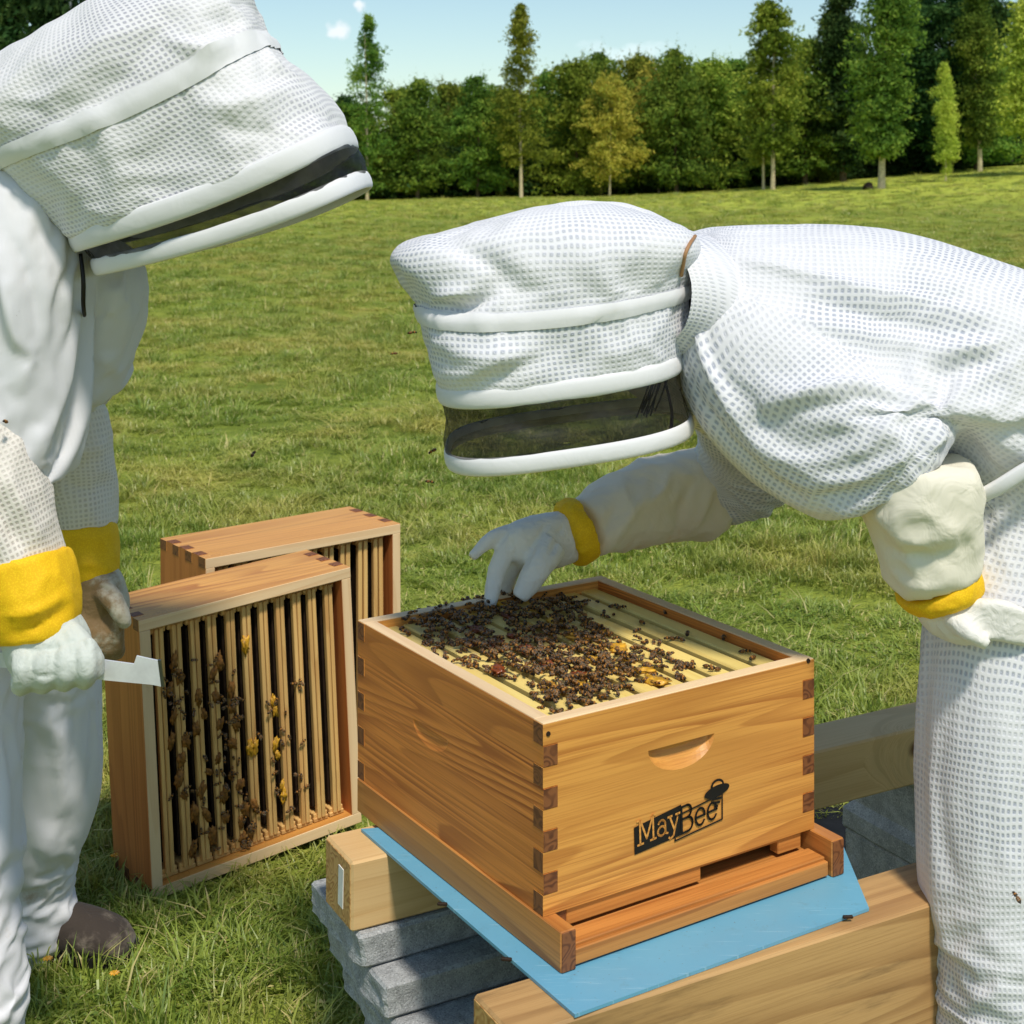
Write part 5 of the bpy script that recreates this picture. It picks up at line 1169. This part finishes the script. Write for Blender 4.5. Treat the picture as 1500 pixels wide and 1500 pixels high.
def left_person():
    p = thing('person', 'standing beekeeper in smooth white jacket by the upright boxes, gripping a hive tool', 'person', tuple(P(-50, 1595, 2.1).xy) + (0,))
    uarm = [(0, 240, 2.14, 62, .09), (18, 290, 2.10, 84, .11), (28, 360, 2.07, 90, .115), (30, 440, 2.06, 88, .11), (28, 530, 2.05, 84, .105), (22, 620, 2.05, 76, .095), (18, 690, 2.055, 58, .08), (22, 722, 2.06, 28, .05)]
    torso = [(-30, 230, 2.28, 90, .12), (20, 320, 2.30, 110, .16), (50, 400, 2.32, 130, .17), (45, 460, 2.32, 128, .165), (25, 520, 2.32, 120, .16), (0, 610, 2.32, 118, .16), (-25, 740, 2.31, 128, .17), (-40, 880, 2.3, 140, .17)]
    collar = [(128, 372, 2.16, 30, .05), (150, 392, 2.17, 48, .07), (168, 420, 2.19, 46, .075), (155, 462, 2.21, 34, .07), (142, 505, 2.23, 26, .06), (132, 560, 2.26, 26, .05), (118, 600, 2.28, 22, .04)]
    fleg = [(0, 850, 2.33, 130, .15), (40, 930, 2.37, 104, .12), (58, 1010, 2.4, 86, .10), (56, 1100, 2.43, 84, .095), (45, 1200, 2.45, 76, .09), (38, 1280, 2.47, 66, .082), (42, 1340, 2.47, 62, .08), (46, 1388, 2.475, 58, .075)]
    nleg = [(-70, 850, 2.25, 130, .15), (-68, 1000, 2.2, 100, .11), (-62, 1180, 2.15, 82, .095), (-58, 1330, 2.12, 74, .09), (-48, 1400, 2.11, 76, .09), (-46, 1470, 2.1, 80, .09), (-50, 1560, 2.1, 72, .085)]
    folds = [([(20, 262), (62, 300), (92, 370), (100, 460), (94, 560)], .016, .010), ([(5, 300), (40, 350), (60, 430), (56, 520)], .013, -.013), ([(0, 345), (25, 400), (36, 470)], .013, .012), ([(60, 300), (100, 360), (110, 430)], .010, -.008), ([(84, 470), (88, 560), (70, 640)], .014, -.012), ([(52, 560), (60, 630), (40, 700)], .013, .012), ([(0, 520), (20, 570), (24, 640)], .013, -.012), ([(18, 450), (44, 480), (70, 470)], .010, -.010),
             ([(8, 590), (30, 620), (62, 610)], .010, .009),
             ([(130, 400), (165, 415), (200, 410)], .010, .010), ([(125, 430), (155, 450), (185, 440)], .009, -.010), ([(130, 480), (150, 500), (160, 520)], .008, .008),
             ([(20, 1010), (70, 1030), (130, 1010)], .020, -.006), ([(30, 1080), (80, 1065), (130, 1100)], .020, .006), ([(10, 1150), (70, 1180), (120, 1150)], .020, -.006), ([(5, 1230), (60, 1210), (110, 1240)], .020, .006), ([(0, 1300), (50, 1290), (95, 1320)], .020, -.006), ([(20, 1350), (60, 1330), (95, 1350)], .020, .006), ([(60, 1000), (90, 1120), (70, 1240)], .020, .006), ([(0, 1420), (15, 1440), (25, 1470)], .020, .006), ([(0, 1340), (12, 1320), (14, 1280)], .020, -.006)]
    draped('jacket', [uarm, torso, collar], M['cotton'], p, .0112, 4, .89, [(0, 240, 2.14, .09), (22, 722, 2.06, .05), (118, 600, 2.28, .05), (-40, 880, 2.3, .2), (128, 372, 2.16, .05), (-30, 230, 2.28, .14)], folds[:12], uv=False, grow=.12, bend=.1)
    draped('trousers', [fleg, nleg], M['trouser'], p, .0125, 4, .92, [(0, 850, 2.33, .2), (-70, 850, 2.25, .2), (46, 1388, 2.475, .07), (-50, 1560, 2.1, .08)], folds[12:], uv=False, grow=.12, bend=.1)
    zp = loft([(118, 372, 2.03, 3, .003), (122, 410, 2.02, 3.4, .003), (122, 445, 2.03, 3.4, .003), (124, 462, 2.06, 2.5, .003)], 8); shell('jacket_zip', [zp], M['black'], p)
    # forearm sleeves
    cloth('sleeve', [loft([(-70, 560, 2.0, 62, .075), (-45, 640, 1.99, 74, .08), (-15, 720, 1.985, 78, .08), (18, 790, 1.98, 66, .07), (36, 835, 1.975, 62, .066)], 30)], M['vent_s'], p, .007, 4, [([(5, 690), (30, 740), (60, 790)], .012, .009), ([(0, 740), (20, 780), (50, 820)], .010, -.008)], [(.005, 8, 8, 8, 1.)])
    cloth('sleeve', [loft([(105, 580, 2.3, 36, .05), (112, 625, 2.3, 50, .06), (112, 690, 2.3, 54, .062), (118, 740, 2.295, 50, .058), (122, 780, 2.29, 46, .054)], 28)], M['vent_s'], p, .007, 4, [([(80, 640), (120, 660), (155, 650)], .010, .007), ([(85, 700), (120, 715), (158, 705)], .010, -.006)], [(.004, 8, 8, 8, 6.)])
    c1 = cloth('yellow_cuff', [loft([(33, 822, 1.975, 67, .07), (40, 850, 1.97, 68, .07), (48, 890, 1.965, 66, .068), (54, 926, 1.965, 58, .062)], 28)], M['yellow'], p, .0055, 3, [([(10, 900), (50, 895), (95, 870)], .008, .006), ([(20, 930), (60, 915), (100, 890)], .007, -.005)], [(.003, 12, 12, 12, 1.)], uv=False)
    cloth('yellow_cuff', [loft([(122, 772, 2.29, 47, .055), (126, 800, 2.285, 46, .053), (130, 825, 2.28, 43, .05), (134, 852, 2.275, 37, .045)], 26)], M['yellow'], p, .005, 3, [([(90, 830), (130, 825), (168, 840)], .007, .005)], [(.003, 12, 12, 12, 4.)], uv=False)
    # near fist round the hive tool
    D = 1.96
    hand = [loft([(52, 905, D, 54, .05), (64, 935, D, 60, .052), (78, 962, D, 60, .05), (92, 985, D, 46, .042)], 22, 5)]
    for k, (x, r) in enumerate(((28, 16), (60, 17), (92, 17), (122, 15))):
        y0 = 978 - k * 3
        hand.append(loft([(x + 6, y0 - 28, D - .035, r, .015), (x + 6, y0, D - .052, r, .016), (x + 6, y0 + 18, D - .046, r * .95, .016), (x + 4, y0 + 26, D - .02, r * .85, .014), (x, y0 + 18, D + .004, r * .75, .012)], 14, 4))
    hand.append(loft([(100, 930, D - .02, 22, .02), (124, 950, D - .035, 17, .017), (139, 968, D - .038, 14, .014), (143, 990, D - .035, 9, .010)], 14, 4))
    cloth('glove', hand, M['leather'], p, .0034, 3, [([(15, 925), (55, 938), (98, 915)], .005, -.004), ([(25, 950), (70, 952), (118, 935)], .004, -.0035), ([(100, 912), (122, 940), (130, 975)], .004, -.004), ([(60, 915), (70, 945), (64, 975)], .004, .003), ([(90, 925), (100, 955), (96, 985)], .004, -.003), ([(30, 930), (36, 960), (30, 990)], .004, .003), ([(44, 985), (60, 992), (78, 988)], .003, -.003)], [(.0008, 18, 18, 26, 1.)], uv=False)
    # far hand on the corner of the upright box
    D = 2.27
    hand = [loft([(134, 838, D, 36, .036), (142, 866, D, 42, .04), (148, 895, D, 42, .038), (150, 915, D, 34, .03)], 20, 5)]
    for k, (x, y, r) in enumerate(((122, 912, 13), (138, 920, 14), (155, 922, 14), (171, 914, 12))):
        hand.append(loft([(x, y - 22, D - .02, r, .014), (x - 1, y + 8, D - .034, r, .014), (x + 1, y + 32, D - .026, r * .92, .013), (x + 3, y + 44, D - .004, r * .75, .011)], 14, 4))
    hand.append(loft([(150, 862, D - .03, 17, .017), (166, 880, D - .045, 15, .016), (178, 900, D - .05, 13, .014), (186, 918, D - .045, 8, .009)], 14, 4))
    cloth('glove', hand, M['leather_d'], p, .0034, 3, [([(125, 870), (150, 860), (175, 880)], .005, -.004)], [(.0008, 18, 18, 26, 7.)], uv=False)
    # hood
    rows = [((-40, 120), (110, 10), (290, -60), 2.12, 2.06, .05, 2.3), ((-70, 165), (110, 60), (345, -20), 2.12, 2.06, .13, 2.5), ((-40, 205), (140, 100), (372, 18), 2.12, 2.06, .165, 2.6), ((0, 240), (180, 150), (392, 58), 2.12, 2.06, .18, 2.7),
            ((50, 280), (230, 205), (432, 112), 2.12, 2.06, .185, 2.8), ((92, 322), (280, 255), (478, 158), 2.12, 2.06, .19, 2.8), ((122, 352), (310, 285), (512, 200), 2.12, 2.06, .195, 2.8),
            ((140, 372), (328, 312), (530, 236), 2.12, 2.06, .19, 2.8), ((152, 388), (340, 338), (536, 262), 2.12, 2.06, .185, 2.8)]
    hf = [([(250, 60), (310, 75), (365, 40)], .014, .012), ([(330, 20), (340, 60), (320, 90)], .014, -.010), ([(300, 160), (370, 150), (430, 130)], .014, .010), ([(320, 185), (390, 190), (460, 165)], .012, -.009), ([(100, 90), (170, 60), (240, 40)], .018, .008), ([(60, 180), (140, 140), (210, 90)], .014, -.007), ([(390, 70), (400, 100), (430, 120)], .012, .010)]
    build_hood(p, rows, 3, 6, 8, [M['vent_l'], M['trim'], M['veil'], M['trim']], 6, hf, .0165, .0125, .0030, 7.1)
    head(p, P(215, 190, 2.1), (-.1, 0, 1), (1, -.1, -.45))
    gy = HY + F * H / 2.48; c = P(70, gy, 2.48); c.z = 0; boot(p, c + Vector((-.035, 0, 0)), R(-8)); c = P(-50, 1595, 2.1); c.z = 0; boot(p, c, R(-10))
    # hive tool in the near fist
    t = tool = thing('hive_tool', 'flat steel hive tool with hooked blade held in the gloved fist', 'hive tool', tuple(P(120, 985, 1.93)))
    px = [(-30, 952), (20, 958), (60, 963), (145, 966), (196, 973), (200, 961), (222, 966), (232, 968), (237, 1006), (222, 1003), (148, 996), (60, 984), (20, 980), (-30, 974)]
    fr = [P(a, b, 1.935) - Vector(t.location) for a, b in px]; n = len(fr)
    v = fr + [q + Vector((0, .0035, 0)) for q in fr]; f = [list(range(n - 1, -1, -1)), list(range(n, 2 * n))] + [(i, (i + 1) % n, (i + 1) % n + n, i + n) for i in range(n)]
    put('blade', mesh('blade', v, f, [M['steel']]), t)
    ed = [P(a, b, 1.9345) - Vector(t.location) for a, b in ((231, 967), (235, 967.5), (240, 1006.5), (236, 1006))]; v = ed + [q + Vector((0, .0045, 0)) for q in ed]
    put('sharpened_edge', mesh('sharpened_edge', v, [(3, 2, 1, 0), (4, 5, 6, 7), (0, 1, 5, 4), (1, 2, 6, 5), (2, 3, 7, 6), (3, 0, 4, 7)], [M['dark_steel']]), t)
    return p
M['dark_steel'] = plain('dark_steel', lin(90, 92, 96), .35, .1, 30, .5, Metallic=.9)
right_person(); left_person()
